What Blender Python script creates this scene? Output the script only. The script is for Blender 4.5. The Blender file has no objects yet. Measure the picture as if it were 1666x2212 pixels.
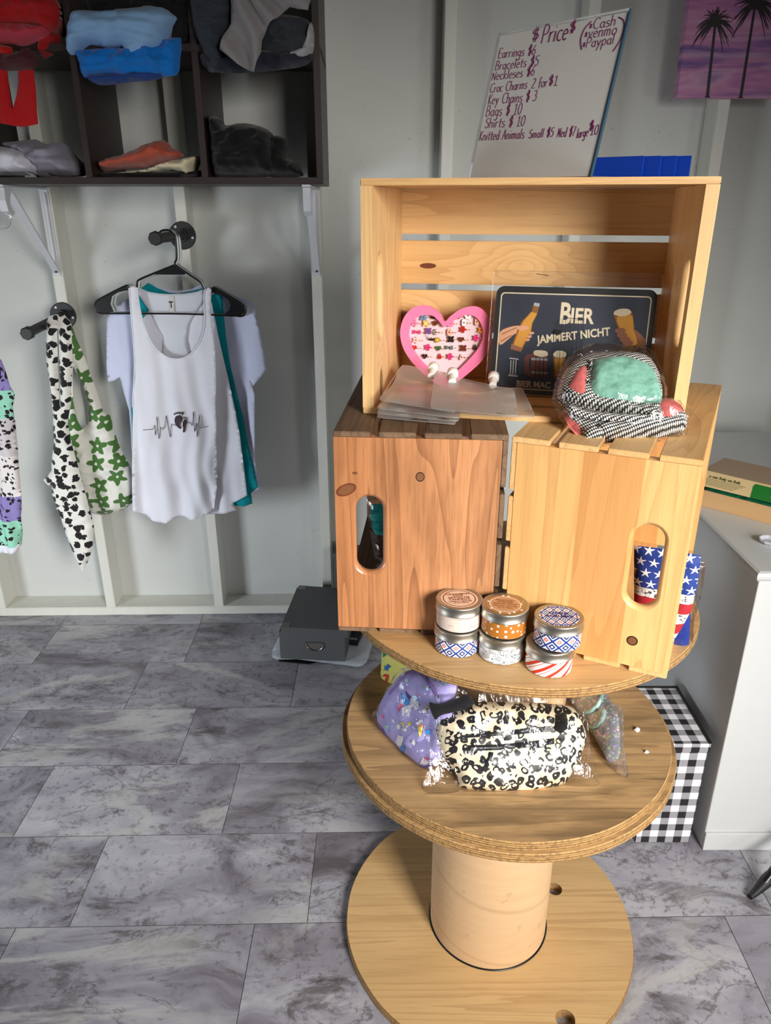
import bpy, bmesh, math, random
import numpy as np
from mathutils import Vector as V, Matrix, noise
from mathutils.geometry import delaunay_2d_cdt
R = math.radians
SC = bpy.context.scene
COL = SC.collection
random.seed(5)

# ------------------------------------------------------------------ camera, light, exposure
H_EYE, PITCH, FPX = 1.3225, 22.445, 1611.28
cd = bpy.data.cameras.new('camera'); cam = bpy.data.objects.new('camera', cd); COL.objects.link(cam)
cam.location = (0, 0, H_EYE); cam.rotation_euler = (R(90 - PITCH), 0, 0)
cd.sensor_fit = 'VERTICAL'; cd.sensor_height = 36; cd.lens = 36 * FPX / 2212; cd.clip_start = .02
SC.camera = cam
SC.view_settings.view_transform = 'Standard'; SC.view_settings.look = 'None'
SC.view_settings.gamma = 1; SC.view_settings.use_curve_mapping = False
SC.view_settings.exposure = 0.0
w = bpy.data.worlds.new('sky'); SC.world = w; w.use_nodes = True
w.node_tree.nodes['Background'].inputs[0].default_value = (.80, .90, 1.0, 1)
w.node_tree.nodes['Background'].inputs[1].default_value = .05
def area(name, loc, target, sx, sy, power, col, spread=180):
    d = bpy.data.lights.new(name, 'AREA'); d.shape = 'RECTANGLE'; d.size = sx; d.size_y = sy
    d.energy = power; d.color = col; d.spread = R(spread)
    o = bpy.data.objects.new(name, d); COL.objects.link(o); o.location = loc
    o.rotation_euler = (V(target) - V(loc)).to_track_quat('-Z', 'Y').to_euler()
    return o
area('daylight_door', (1.1, -.95, 1.5), (.22, 1.0, .56), .7, .9, 17.5, (1, .955, .89), 68)
area('daylight_right_window', (2.2, -.2, 1.1), (-.3, 2.0, .0), .8, .7, 4.5, (.95, .98, 1), 88)
area('daylight_left_window', (-2.2, .5, .6), (-.4, 2.2, .2), .7, .7, 13, (.88, .94, 1), 96)

# ------------------------------------------------------------------ projecting the calibrated photo onto planes of the place
_p = R(PITCH); FW = np.array([0, math.cos(_p), -math.sin(_p)]); UP = np.array([0, math.sin(_p), math.cos(_p)])
EYE = np.array([0, 0, H_EYE])
def ray(p): return FW + (p[0] - 833) / FPX * np.array([1., 0, 0]) - (p[1] - 1106) / FPX * UP
class Frame:                                   # a plane of the place: origin, u axis, v axis, normal
    def __init__(s, o, ux, uy):
        s.o = np.array(o, float); s.u = np.array(ux, float); s.u /= np.linalg.norm(s.u)
        s.v = np.array(uy, float); s.v -= s.u * (s.u @ s.v); s.v /= np.linalg.norm(s.v); s.n = np.cross(s.u, s.v)
    def at(s, u, v, w=0): return V(s.o + u * s.u + v * s.v + w * s.n)
    def px(s, p, w=0):
        d = ray(p); t = ((s.o - EYE) @ s.n + w) / (d @ s.n); q = EYE + t * d - s.o
        return (float(q @ s.u), float(q @ s.v))
    def pts(s, L): return [s.px(p) for p in L]
    def off(s, w): return Frame(s.o + w * s.n, s.u, s.v)
WA = R(1.08); WX = (math.cos(WA), math.sin(WA), 0); WN = np.array([math.sin(WA), -math.cos(WA), 0])
def wall(v): return Frame(np.array([0, 2.28, 0]) + v * WN, WX, (0, 0, 1))
def flat(z): return Frame((0, 0, z), (1, 0, 0), (0, 1, 0))
def onsurf(fr, surf, L):       # photo points dropped onto a bulging surface over the plane
    out = []
    for p in L:
        w = 0
        for _ in range(7): u, v = fr.px(p, w); w = .5 * w + .5 * surf(u, v)
        out.append((u, v))
    return out
def stand(o, yaw, lean): return Frame(o, (math.cos(yaw), math.sin(yaw), 0),
    (-math.sin(yaw) * math.sin(lean), math.cos(yaw) * math.sin(lean), math.cos(lean)))

# ------------------------------------------------------------------ objects
def setp(o, label=None, cat=None, group=None, kind=None):
    if label: o['label'] = label
    if cat: o['category'] = cat
    if group: o['group'] = group
    if kind: o['kind'] = kind
    return o
def thing(name, label, cat, loc=(0, 0, 0), rz=0, group=None):
    o = bpy.data.objects.new(name, None); COL.objects.link(o); o.location = loc; o.rotation_euler = (0, 0, rz)
    o.empty_display_size = .02
    return setp(o, label, cat, group)
def wmat(o):
    while o.parent: o = o.parent
    return Matrix.Translation(o.location) @ o.rotation_euler.to_matrix().to_4x4()
class MB:
    def __init__(s): s.v = []; s.f = []; s.uv = []; s.mi = []; s.sm = []
    def add(s, vs, fs, uvs=None, mi=0, smooth=False):
        b = len(s.v); s.v += [V(q) for q in vs]
        for f in fs:
            s.f.append([b + i for i in f]); s.mi.append(mi); s.sm.append(smooth)
            s.uv.append([uvs[i] if uvs else (vs[i][0], vs[i][1]) for i in f])
        return s
    def box(s, a, b, mi=0, m=None, bev=0):
        bm = bmesh.new(); bmesh.ops.create_cube(bm, size=1)
        for q in bm.verts: q.co = V([(a[i] + b[i]) / 2 + q.co[i] * (b[i] - a[i]) for i in range(3)])
        if bev: bmesh.ops.bevel(bm, geom=list(bm.edges), offset=bev, segments=2, affect='EDGES', clamp_overlap=True)
        vs = [q.co.copy() for q in bm.verts]
        if m is not None: vs = [m @ q for q in vs]
        uv = [(q.co.x + q.co.y, q.co.z) for q in bm.verts]
        fs = [[q.index for q in f.verts] for f in bm.faces]; bm.free()
        return s.add(vs, fs, uv, mi)
    def tube(s, path, r, n=8, mi=0, cap=True, flatn=None, smooth=True):
        path = [V(q) for q in path]; rs = r if isinstance(r, (list, tuple)) else [r] * len(path)
        vs = []; fs = []; uv = []; prev = None; L = 0
        for i, q in enumerate(path):
            t = (path[min(i + 1, len(path) - 1)] - path[max(i - 1, 0)])
            t = t.normalized() if t.length > 1e-9 else V((0, 0, 1))
            if prev is None:
                a = V((0, 0, 1)) if abs(t.z) < .9 else V((1, 0, 0)); x = t.cross(a).normalized()
            else:
                x = prev - t * prev.dot(t); x = x.normalized() if x.length > 1e-6 else t.orthogonal().normalized()
            prev = x; y = t.cross(x); L += (q - path[i - 1]).length if i else 0
            for k in range(n):
                a = 2 * math.pi * k / n; vs.append(q + (x * math.cos(a) + y * math.sin(a)) * rs[i]); uv.append((k / n, L))
        for i in range(len(path) - 1):
            for k in range(n):
                fs.append([i * n + k, i * n + (k + 1) % n, (i + 1) * n + (k + 1) % n, (i + 1) * n + k])
        s.add(vs, fs, uv, mi, smooth)
        if cap: s.add(vs[:n], [list(range(n))[::-1]], uv[:n], mi); s.add(vs[-n:], [list(range(n))], uv[-n:], mi)
        return s
    def lathe(s, c, prof, n=48, mi=0, m=None, smooth=True):
        c = V(c); vs = []; uv = []; fs = []
        for (r, z) in prof:
            for k in range(n + 1):
                a = 2 * math.pi * k / n
                q = V((r * math.cos(a), r * math.sin(a), z)); q = (m @ q) if m is not None else q
                vs.append(c + q); uv.append((k / n, z))
        for i in range(len(prof) - 1):
            for k in range(n): fs.append([i * (n + 1) + k, i * (n + 1) + k + 1, (i + 1) * (n + 1) + k + 1, (i + 1) * (n + 1) + k])
        return s.add(vs, fs, uv, mi, smooth)
    def disc(s, c, r, n=48, mi=0, fr=None):
        vs = []; uv = []
        for k in range(n):
            a = 2 * math.pi * k / n; x, y = r * math.cos(a), r * math.sin(a)
            vs.append(V(c) + V((x, y, 0)) if fr is None else fr.at(c[0] + x, c[1] + y, c[2] if len(c) > 2 else 0)); uv.append((x, y))
        return s.add(vs, [list(range(n))], uv, mi)
    def poly(s, fr, P2, w=0, mi=0, f=None):
        vs = [fr.at(a, b, w + (f(a, b) if f else 0)) for a, b in P2]
        return s.add(vs, [list(range(len(vs)))] if f is None else [list(range(len(vs)))], P2, mi)
    def prism(s, fr, P2, w0, w1, holes=(), mi=0, sp=.05):
        ps, tri = cdt(P2, holes, sp, inner=False)
        for w, flip in ((w1, 0), (w0, 1)):
            s.add([fr.at(a, b, w) for a, b in ps], [t[::-1] if flip else t for t in tri], ps, mi)
        for k, loop in enumerate([P2] + list(holes)):
            loop = ccw(loop)
            if k: loop = loop[::-1]
            n = len(loop); vs = [fr.at(a, b, w0) for a, b in loop] + [fr.at(a, b, w1) for a, b in loop]
            s.add(vs, [[i, (i + 1) % n, n + (i + 1) % n, n + i] for i in range(n)], list(loop) * 2, mi)
        return s
    def build(s, name, mats, parent=None, bevel=0, solid=0, sub=0, smooth=None):
        m = wmat(parent).inverted() if parent else Matrix.Identity(4)
        me = bpy.data.meshes.new(name); me.from_pydata([m @ q for q in s.v], [], s.f); me.update()
        uv = me.uv_layers.new(name='UVMap'); i = 0
        dat = [c for f in s.uv for q in f for c in (q[0], q[1])]
        uv.data.foreach_set('uv', dat)
        for mm in (mats if isinstance(mats, (list, tuple)) else [mats]): me.materials.append(mm)
        me.polygons.foreach_set('material_index', s.mi)
        me.polygons.foreach_set('use_smooth', [bool(x) if smooth is None else smooth for x in s.sm])
        o = bpy.data.objects.new(name, me); COL.objects.link(o)
        if parent: o.parent = parent
        if solid:
            q = o.modifiers.new('thickness', 'SOLIDIFY'); q.thickness = solid; q.offset = 0
        if bevel:
            q = o.modifiers.new('bevel', 'BEVEL'); q.width = bevel; q.segments = 2; q.limit_method = 'ANGLE'
        return o
def area2(L): return sum(L[i - 1][0] * L[i][1] - L[i][0] * L[i - 1][1] for i in range(len(L))) / 2
def ccw(L): L = [tuple(q) for q in L]; return L if area2(L) > 0 else L[::-1]
def resample(L, sp):
    out = []
    for i in range(len(L)):
        a, b = L[i], L[(i + 1) % len(L)]; d = math.dist(a, b); n = max(1, int(math.ceil(d / sp)))
        out += [(a[0] + (b[0] - a[0]) * k / n, a[1] + (b[1] - a[1]) * k / n) for k in range(n)]
    return out
def spline(L, n=5, closed=True):
    out = []; N = len(L)
    rng = range(N) if closed else range(N - 1)
    for i in rng:
        g = (lambda k: L[k % N]) if closed else (lambda k: L[min(max(k, 0), N - 1)])
        p0, p1, p2, p3 = g(i - 1), g(i), g(i + 1), g(i + 2)
        for k in range(n):
            t = k / n
            out.append(tuple(.5 * (2 * p1[j] + (p2[j] - p0[j]) * t + (2 * p0[j] - 5 * p1[j] + 4 * p2[j] - p3[j]) * t * t + (3 * p1[j] - p0[j] - 3 * p2[j] + p3[j]) * t ** 3) for j in range(len(p1))))
    if not closed: out.append(tuple(L[-1]))
    return out
def inside(P, L):
    x, y = P[:, 0], P[:, 1]; r = np.zeros(len(P), bool); L = np.array(L)
    for (x1, y1), (x2, y2) in zip(L, np.roll(L, -1, 0)):
        if y1 == y2: continue
        c = ((y1 > y) != (y2 > y)) & (x < (x2 - x1) * (y - y1) / (y2 - y1) + x1); r ^= c
    return r
def bdist(P, loops):
    d = np.full(len(P), 1e9)
    for L in loops:
        A = np.array(L); B = np.roll(A, -1, 0)
        for a, b in zip(A, B):
            ab = b - a; t = np.clip(((P - a) @ ab) / max(ab @ ab, 1e-12), 0, 1)
            d = np.minimum(d, np.linalg.norm(P - a - t[:, None] * ab, axis=1))
    return d
def cdt(outline, holes=(), sp=.01, inner=True):
    loops = [resample(ccw(outline), sp)] + [resample(ccw(h), sp) for h in holes]
    vs = []; es = []
    for L in loops:
        b = len(vs); vs += L; es += [(b + i, b + (i + 1) % len(L)) for i in range(len(L))]
    if inner:
        A = np.array(loops[0]); lo, hi = A.min(0), A.max(0)
        gx = np.arange(lo[0], hi[0], sp); gy = np.arange(lo[1], hi[1], sp * .87)
        G = np.array([(x + (sp / 2 if j % 2 else 0), y) for j, y in enumerate(gy) for x in gx])
        if len(G):
            k = inside(G, loops[0])
            for h in loops[1:]: k &= ~inside(G, h)
            G = G[k]
            if len(G): vs += [tuple(q) for q in G[bdist(G, loops) > sp * .45]]
    r = delaunay_2d_cdt([V(q) for q in vs], es, [], 0, 1e-7)
    ps = [(q.x, q.y) for q in r[0]]; tri = [list(t) for t in r[2]]
    C = np.array([[sum(ps[i][0] for i in t) / len(t), sum(ps[i][1] for i in t) / len(t)] for t in tri])
    k = inside(C, loops[0])
    for h in loops[1:]: k &= ~inside(C, h)
    out = []
    for t, q in zip(tri, k):
        if q:
            out.append(t if area2([ps[i] for i in t]) > 0 else t[::-1])
    return ps, out
def n2(u, v, sd, f): return noise.noise(V((u * f, v * f, sd)))
def sheet(mb, fr, outline, holes=(), sp=.012, f=None, mi=0):
    ps, tri = cdt(outline, holes, sp)
    return mb.add([fr.at(a, b, f(a, b) if f else 0) for a, b in ps], tri, ps, mi, True)
def crease(a, b, sd, wf):
    x = n2(a, b, sd, wf); y = n2(a * .5 + b * .4, b * 1.3 - a * .3, sd + 7, wf * 1.5)
    return .8 * x + .9 * ((1 - min(1, abs(y) * 3.2)) ** 2 - .3)
def puff(mb, fr, outline, T, r, Tb=None, holes=(), sp=.01, wr=.0, wf=30, seed=1, f=None, mi=0, lay=0, lk=150):
    """closed cushion: front bulges T, back Tb, over rounding distance r"""
    Tb = T if Tb is None else Tb
    ps, tri = cdt(outline, holes, sp); P = np.array(ps)
    d = bdist(P, [ccw(outline)] + [ccw(h) for h in holes]); x = np.clip(d / r, 0, 1); pr = np.sqrt(np.maximum(0, 1 - (1 - x) ** 2))
    fv = []; bv = []
    for (a, b), q in zip(ps, pr):
        e = (wr * crease(a, b, seed, wf) + (lay * abs(math.sin(b * lk + 2.2 * n2(a, b, seed + 2, 9) + a * 6)) if lay else 0)) * q if wr else 0
        c = f(a, b) if f else 0
        fv.append(fr.at(a, b, c + T * q + e)); bv.append(fr.at(a, b, c - (Tb(a, b) if callable(Tb) else Tb) * q + e * .3))
    mb.add(fv, tri, ps, mi, True); mb.add(bv, [t[::-1] for t in tri], ps, mi, True)
    def surf(a, b):
        dd = bdist(np.array([(a, b)]), [ccw(outline)])[0]; x = min(1, dd / r); q = math.sqrt(max(0, 1 - (1 - x) ** 2))
        e = (wr * crease(a, b, seed, wf) + (lay * abs(math.sin(b * lk + 2.2 * n2(a, b, seed + 2, 9) + a * 6)) if lay else 0)) * q if wr else 0
        return (f(a, b) if f else 0) + T * q + e
    return surf

# ------------------------------------------------------------------ materials
def lin(c):
    c = [x / 255 for x in c]
    return tuple(x / 12.92 if x <= .04045 else ((x + .055) / 1.055) ** 2.4 for x in c) + (1,)
MATS = {}
class N:
    def __init__(s, m): s.t = m.node_tree; s.m = m
    def n(s, ty, **kw):
        q = s.t.nodes.new(ty)
        for k, val in kw.items(): setattr(q, k, val)
        return q
    def set(s, sock, val):
        if hasattr(val, 'is_linked') or isinstance(val, bpy.types.NodeSocket): s.t.links.new(val, sock)
        elif isinstance(val, (tuple, list)) and len(val) == 3 and sock.type == 'RGBA': sock.default_value = tuple(val) + (1,)
        else: sock.default_value = val
    def m_(s, op, a, b=0.0, c=None, clamp=False):
        q = s.n('ShaderNodeMath', operation=op, use_clamp=clamp); s.set(q.inputs[0], a); s.set(q.inputs[1], b)
        if c is not None: s.set(q.inputs[2], c)
        return q.outputs[0]
    def mix(s, f, a, b, mode='MIX'):
        q = s.n('ShaderNodeMix', data_type='RGBA', blend_type=mode); s.set(q.inputs[0], f); s.set(q.inputs[6], a); s.set(q.inputs[7], b)
        return q.outputs[2]
    def coord(s, which='UV'): return s.n('ShaderNodeTexCoord').outputs[which]
    def map(s, vec, loc=(0, 0, 0), rot=(0, 0, 0), sc=(1, 1, 1)):
        q = s.n('ShaderNodeMapping'); s.set(q.inputs[0], vec); s.set(q.inputs[1], loc); s.set(q.inputs[2], rot); s.set(q.inputs[3], sc); return q.outputs[0]
    def noise(s, vec, sc, det=3, rough=.5, dist=0, col=False):
        q = s.n('ShaderNodeTexNoise'); s.set(q.inputs['Vector'], vec); q.inputs['Scale'].default_value = sc
        q.inputs['Detail'].default_value = det; q.inputs['Roughness'].default_value = rough; q.inputs['Distortion'].default_value = dist
        return q.outputs['Color' if col else 'Fac']
    def vor(s, vec, sc, feat='F1', rnd=1, out='Distance', dim='3D'):
        q = s.n('ShaderNodeTexVoronoi', feature=feat, voronoi_dimensions=dim); s.set(q.inputs['Vector'], vec); q.inputs['Scale'].default_value = sc
        q.inputs['Randomness'].default_value = rnd; return q.outputs[out] if isinstance(out, str) else [q.outputs[k] for k in out]
    def ramp(s, f, stops, interp='LINEAR'):
        q = s.n('ShaderNodeValToRGB'); q.color_ramp.interpolation = interp; e = q.color_ramp.elements
        while len(e) > 1: e.remove(e[-1])
        e[0].position, e[0].color = stops[0]
        for p, c in stops[1:]:
            k = e.new(p); k.color = c
        s.set(q.inputs[0], f); return q.outputs[0]
    def step(s, x, e, soft=.0): # 1 where x>e
        if not soft: return s.m_('GREATER_THAN', x, e)
        q = s.n('ShaderNodeMapRange', interpolation_type='SMOOTHSTEP'); s.set(q.inputs[0], x); s.set(q.inputs[1], e - soft); s.set(q.inputs[2], e + soft); return q.outputs[0]
    def xyz(s, v):
        q = s.n('ShaderNodeSeparateXYZ'); s.set(q.inputs[0], v); return q.outputs
    def comb(s, x=0, y=0, z=0):
        q = s.n('ShaderNodeCombineXYZ'); s.set(q.inputs[0], x); s.set(q.inputs[1], y); s.set(q.inputs[2], z); return q.outputs[0]
    def vm(s, op, a, b=(0, 0, 0)):
        q = s.n('ShaderNodeVectorMath', operation=op); s.set(q.inputs[0], a); s.set(q.inputs[1], b); return q.outputs['Value' if op in ('LENGTH', 'DOT_PRODUCT', 'DISTANCE') else 0]
    def rnd(s): return s.n('ShaderNodeObjectInfo').outputs['Random']
    def bump(s, h, st=.2, dist=.002):
        q = s.n('ShaderNodeBump'); s.set(q.inputs['Height'], h); q.inputs['Strength'].default_value = st; q.inputs['Distance'].default_value = dist; return q.outputs[0]
def mat(name, fn=None, col=(200, 200, 200), rough=.6, metal=0, spec=.5, bump=None, coat=0, sheen=0, trans=0, alpha=1):
    if name in MATS: return MATS[name]
    m = bpy.data.materials.new(name); m.use_nodes = True; MATS[name] = m
    b = m.node_tree.nodes['Principled BSDF']; g = N(m)
    b.inputs['Roughness'].default_value = rough; b.inputs['Metallic'].default_value = metal
    b.inputs['Specular IOR Level'].default_value = spec; b.inputs['Coat Weight'].default_value = coat
    b.inputs['Sheen Weight'].default_value = sheen; b.inputs['Transmission Weight'].default_value = trans; b.inputs['Alpha'].default_value = alpha
    c = lin(col) if len(col) == 3 else col
    if fn:
        r = fn(g)
        if isinstance(r, dict):
            for k, val in r.items(): g.set(b.inputs[k], val)
        else: g.set(b.inputs['Base Color'], r)
    else:
        v = g.noise(g.coord('Object'), 35, 3)       # faint unevenness of any real surface
        g.set(b.inputs['Base Color'], g.mix(g.m_('MULTIPLY', v, .16), c, tuple(x * .8 for x in c[:3]) + (1,)))
    if bump:
        g.set(b.inputs['Normal'], g.bump(g.noise(g.coord(bump[3] if len(bump) > 3 else 'Object'), bump[0], 4), bump[1], bump[2]))
    return m
def film(name, a=.07, col=(235, 240, 245), milky=0, rough=.08, wf=38, bs=.6):
    """thin clear plastic: mostly transparent, with crinkled glossy glints"""
    if name in MATS: return MATS[name]
    m = bpy.data.materials.new(name); m.use_nodes = True; MATS[name] = m; g = N(m); t = m.node_tree
    t.nodes.remove(t.nodes['Principled BSDF']); out = [q for q in t.nodes if q.type == 'OUTPUT_MATERIAL'][0]
    nr = g.bump(g.m_('ADD', g.vor(g.map(g.coord('Object'), sc=(1, 1.6, .6)), wf * 1.2), g.noise(g.map(g.coord('Object'), rot=(0, .6, .4), sc=(1, 1, .35)), wf * 2.2, 3, dist=1.2)), bs, .004)
    gl = g.n('ShaderNodeBsdfGlossy'); gl.inputs['Roughness'].default_value = rough; gl.inputs['Color'].default_value = (1, 1, 1, 1); g.set(gl.inputs['Normal'], nr)
    tr = g.n('ShaderNodeBsdfTransparent'); tr.inputs[0].default_value = (.97, .97, .97, 1)
    df = g.n('ShaderNodeBsdfDiffuse'); df.inputs[0].default_value = lin(col)
    tl = g.n('ShaderNodeBsdfTranslucent'); tl.inputs[0].default_value = lin(col)
    ad = g.n('ShaderNodeMixShader'); ad.inputs[0].default_value = .4; t.links.new(df.outputs[0], ad.inputs[1]); t.links.new(tl.outputs[0], ad.inputs[2])
    m1 = g.n('ShaderNodeMixShader'); m1.inputs[0].default_value = milky; t.links.new(tr.outputs[0], m1.inputs[1]); t.links.new(ad.outputs[0], m1.inputs[2])
    fr = g.n('ShaderNodeFresnel'); fr.inputs[0].default_value = 1.35; g.set(fr.inputs['Normal'], nr)
    fac = g.m_('ADD', g.m_('MULTIPLY', fr.outputs[0], .5), a * .6, clamp=True)
    m2 = g.n('ShaderNodeMixShader'); g.set(m2.inputs[0], fac); t.links.new(m1.outputs[0], m2.inputs[1]); t.links.new(gl.outputs[0], m2.inputs[2])
    t.links.new(m2.outputs[0], out.inputs['Surface']); return m
def wood(name, c1, c2, dark, axis=0, rough=.5, ring=55, streak=.35, knots=0, coat=0, stain=0, boards=None):
    def fn(g):
        o = g.coord('Object'); r = g.rnd()
        sh = g.comb(g.m_('MULTIPLY', r, 3.1), g.m_('MULTIPLY', r, 1.7), g.m_('MULTIPLY', r, 2.3))
        sc = [1, 1, 1]; sc[axis] = .05
        p = g.map(g.vm('ADD', o, sh), sc=sc)
        if knots: # grain bends around knots
            kd = g.vor(g.map(g.vm('ADD', o, sh), sc=[.55 if i == axis else 1 for i in range(3)]), 7, rnd=.9)
            kn = g.step(g.m_('SUBTRACT', .09, kd), .0, .012); bend = g.m_('POWER', g.m_('SUBTRACT', 1, kd, clamp=True), 6)
        n1 = g.noise(p, 9, 3, .5, .5); 
        if knots: n1 = g.m_('ADD', n1, g.m_('MULTIPLY', bend, .5))
        rg = g.m_('FRACT', g.m_('MULTIPLY', n1, ring * .3)); rg = g.m_('POWER', rg, 2.6)
        st = g.noise(p, 260, 3, .6)
        big = g.noise(p, 2.2, 2)
        c = g.mix(g.step(big, .5, .22), lin(c1), lin(c2))
        if boards: # edge-glued boards of different tone
            yy = g.m_('ADD', g.xyz(o)[1], g.m_('MULTIPLY', g.noise(p, 2, 1), .002)); c = g.mix(g.m_('MULTIPLY', g.m_('MULTIPLY', g.m_('GREATER_THAN', yy, boards[0]), g.m_('LESS_THAN', yy, boards[1])), .75), c, lin(boards[2]))
        c = g.mix(g.m_('MULTIPLY', rg, streak), c, lin(dark))
        c = g.mix(g.m_('MULTIPLY', g.step(st, .58, .12), streak * .55), c, lin(dark))
        if stain: c = g.mix(g.m_('MULTIPLY', g.step(g.noise(g.map(o, sc=[.25 if i == axis else 1 for i in range(3)]), 14, 4, .65), .56, .1), stain), c, lin([x * .45 for x in dark]))
        if knots: c = g.mix(g.m_('MULTIPLY', kn, .75), c, lin([x * .5 for x in dark]))
        return {'Base Color': c, 'Normal': g.bump(st, .12, .001)}
    return mat(name, fn, rough=rough, coat=coat)
PINE = ((230, 190, 134), (218, 174, 114), (172, 120, 68))
pine = [wood('pine_%s' % 'xyz'[k], *PINE, axis=k, knots=1, rough=.5) for k in range(3)]
pine_end = wood('pine_end_panel', (230, 187, 124), (216, 162, 98), (176, 118, 64), axis=2, knots=0, rough=.45, streak=.34, boards=(.066, .142, (206, 146, 86)))
red_end = wood('reddish_stained_panel', (206, 150, 106), (186, 124, 80), (118, 68, 40), axis=2, knots=0, rough=.32, streak=.5, coat=.25, stain=.25)
brown_slat = wood('weathered_brown_slat', (132, 104, 78), (108, 80, 58), (60, 42, 30), axis=0, streak=.5, rough=.6)
ply = wood('plywood_face', (208, 174, 124), (190, 152, 100), (142, 104, 62), axis=0, ring=40, streak=.35, rough=.55)
ply_worn = wood('worn_plywood_face', (186, 152, 106), (166, 130, 88), (98, 74, 50), axis=0, ring=40, streak=.45, rough=.6, stain=.45)
def f_edge(g):
    z = g.xyz(g.coord('Object'))[2]; n = g.noise(g.coord('Object'), 160, 4, .7)
    s = g.m_('FRACT', g.m_('MULTIPLY', z, 260))
    c = g.mix(g.step(s, .5, .2), lin((188, 148, 92)), lin((132, 98, 58)))
    c = g.mix(g.m_('MULTIPLY', g.step(n, .55, .12), .6), c, lin((92, 66, 40)))
    return {'Base Color': c, 'Normal': g.bump(n, .7, .003)}
ply_edge = mat('plywood_edge', f_edge, rough=.75)
def f_wall(g):
    n = g.noise(g.coord('Object'), 6, 4, .6); k = g.step(g.noise(g.coord('Object'), 70, 2), .73, .02)
    c = g.mix(n, lin((206, 208, 204)), lin((194, 197, 194))); c = g.mix(g.m_('MULTIPLY', k, .35), c, lin((140, 130, 112)))
    return {'Base Color': c, 'Normal': g.bump(g.noise(g.coord('Object'), 200, 2), .05, .001)}
white_wall = mat('white_painted_board', f_wall, rough=.6)
def f_stud(g):
    n = g.noise(g.map(g.coord('Object'), sc=(8, 8, 1)), 5, 4, .6)
    return {'Base Color': g.mix(n, lin((222, 222, 214)), lin((205, 205, 196))), 'Normal': g.bump(g.noise(g.map(g.coord('Object'), sc=(30, 30, 1)), 8, 3), .1, .001)}
white_wood = mat('white_painted_stud', f_stud, rough=.5)
def f_floor(g):
    u = g.coord('UV'); w_ = g.noise(u, 1.6, 3, .6, col=True)
    p = g.vm('ADD', g.map(u, rot=(0, 0, .5), sc=(1, 2.3, 1)), g.vm('SCALE', w_, (1, 1, 1))); 
    a = g.noise(p, 2.0, 9, .62, .8); b = g.noise(g.map(u, rot=(0, 0, .4), sc=(1, 2.2, 1)), 6, 10, .76, .6); d = g.noise(u, 46, 6, .75)
    c = g.ramp(a, [(.3, lin((92, 88, 93))), (.41, lin((130, 127, 137))), (.53, lin((158, 157, 168))), (.7, lin((190, 190, 197)))])
    c = g.mix(g.m_('MULTIPLY', g.m_('MULTIPLY', g.step(b, .57, .06), g.step(g.noise(u, 3.1, 3), .46, .12)), .8), c, lin((80, 74, 74)))
    c = g.mix(g.m_('MULTIPLY', g.m_('MULTIPLY', g.step(d, .58, .06), g.step(g.noise(u, 2.3, 4), .46, .1)), .7), c, lin((84, 78, 78)))
    v = g.m_('ABSOLUTE', g.m_('SUBTRACT', g.noise(g.map(u, loc=(7, 3, 0), rot=(0, 0, .6), sc=(1, 1.8, 1)), 2.4, 8, .62, .8), .5))
    c = g.mix(g.m_('MULTIPLY', g.m_('SUBTRACT', 1, g.m_('MAXIMUM', g.step(v, .005, .005), g.step(g.noise(u, 3.7, 2), .52, .05))), .6), c, lin((74, 68, 68)))
    v2 = g.m_('ABSOLUTE', g.m_('SUBTRACT', g.noise(g.map(u, loc=(2, 9, 0), rot=(0, 0, .5), sc=(.8, 2, 1)), 1.5, 7, .6, .8), .5))
    c = g.mix(g.m_('MULTIPLY', g.m_('SUBTRACT', 1, g.m_('MAXIMUM', g.step(v2, .025, .025), g.step(g.noise(u, 1.9, 2), .5, .1))), .6), c, lin((192, 192, 190)))
    return {'Base Color': c, 'Roughness': g.m_('MULTIPLY_ADD', d, .2, .38)}
floor_m = mat('marbled_vinyl_tile', f_floor, rough=.5, spec=.35)
grout = mat('grout_seam', col=(112, 108, 108), rough=.8)
white_paint = mat('white_gloss_paint', col=(206, 209, 210), rough=.35)
white_metal = mat('white_enamel_metal', col=(205, 208, 214), rough=.35)
black_iron = mat('black_iron', col=(38, 38, 40), rough=.55, bump=(220, .2, .001))
black_plastic = mat('black_plastic', col=(20, 19, 21), rough=.3)
white_plastic = mat('white_plastic', col=(214, 216, 218), rough=.35)
sage_plastic = mat('sage_plastic', col=(120, 150, 146), rough=.35)
shelf_wood = wood('espresso_laminate', (46, 33, 31), (40, 29, 28), (26, 18, 18), axis=0, streak=.3, rough=.45)
def cloth(name, col, wv=900, rough=.9, sheen=.15):
    def fn(g):
        n = g.noise(g.coord('Object'), wv, 2); k = g.noise(g.coord('Object'), 9, 3)
        c = lin(col); d = tuple(x * .72 for x in c[:3]) + (1,)
        return {'Base Color': g.mix(g.m_('MULTIPLY', k, .45), c, d), 'Normal': g.bump(n, .12, .0006)}
    return mat(name, fn, rough=rough, sheen=sheen, spec=.2)
clear = film('clear_plastic', bs=.45); clear_low = film('clear_plastic_soft', a=.04, wf=24, milky=.03)
sleeve_m = film('sleeve_plastic', a=.04, milky=.03, wf=14, bs=.35)
pouch_m = film('milky_plastic', a=.03, col=(252, 250, 248), milky=.23, rough=.3, wf=9, bs=.1)
def printm(name, col, rough=.6): return mat(name, col=col, rough=rough, spec=.25)
ink = printm('black_ink', (24, 22, 24)); purple_ink = printm('purple_marker', (112, 28, 84))

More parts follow.
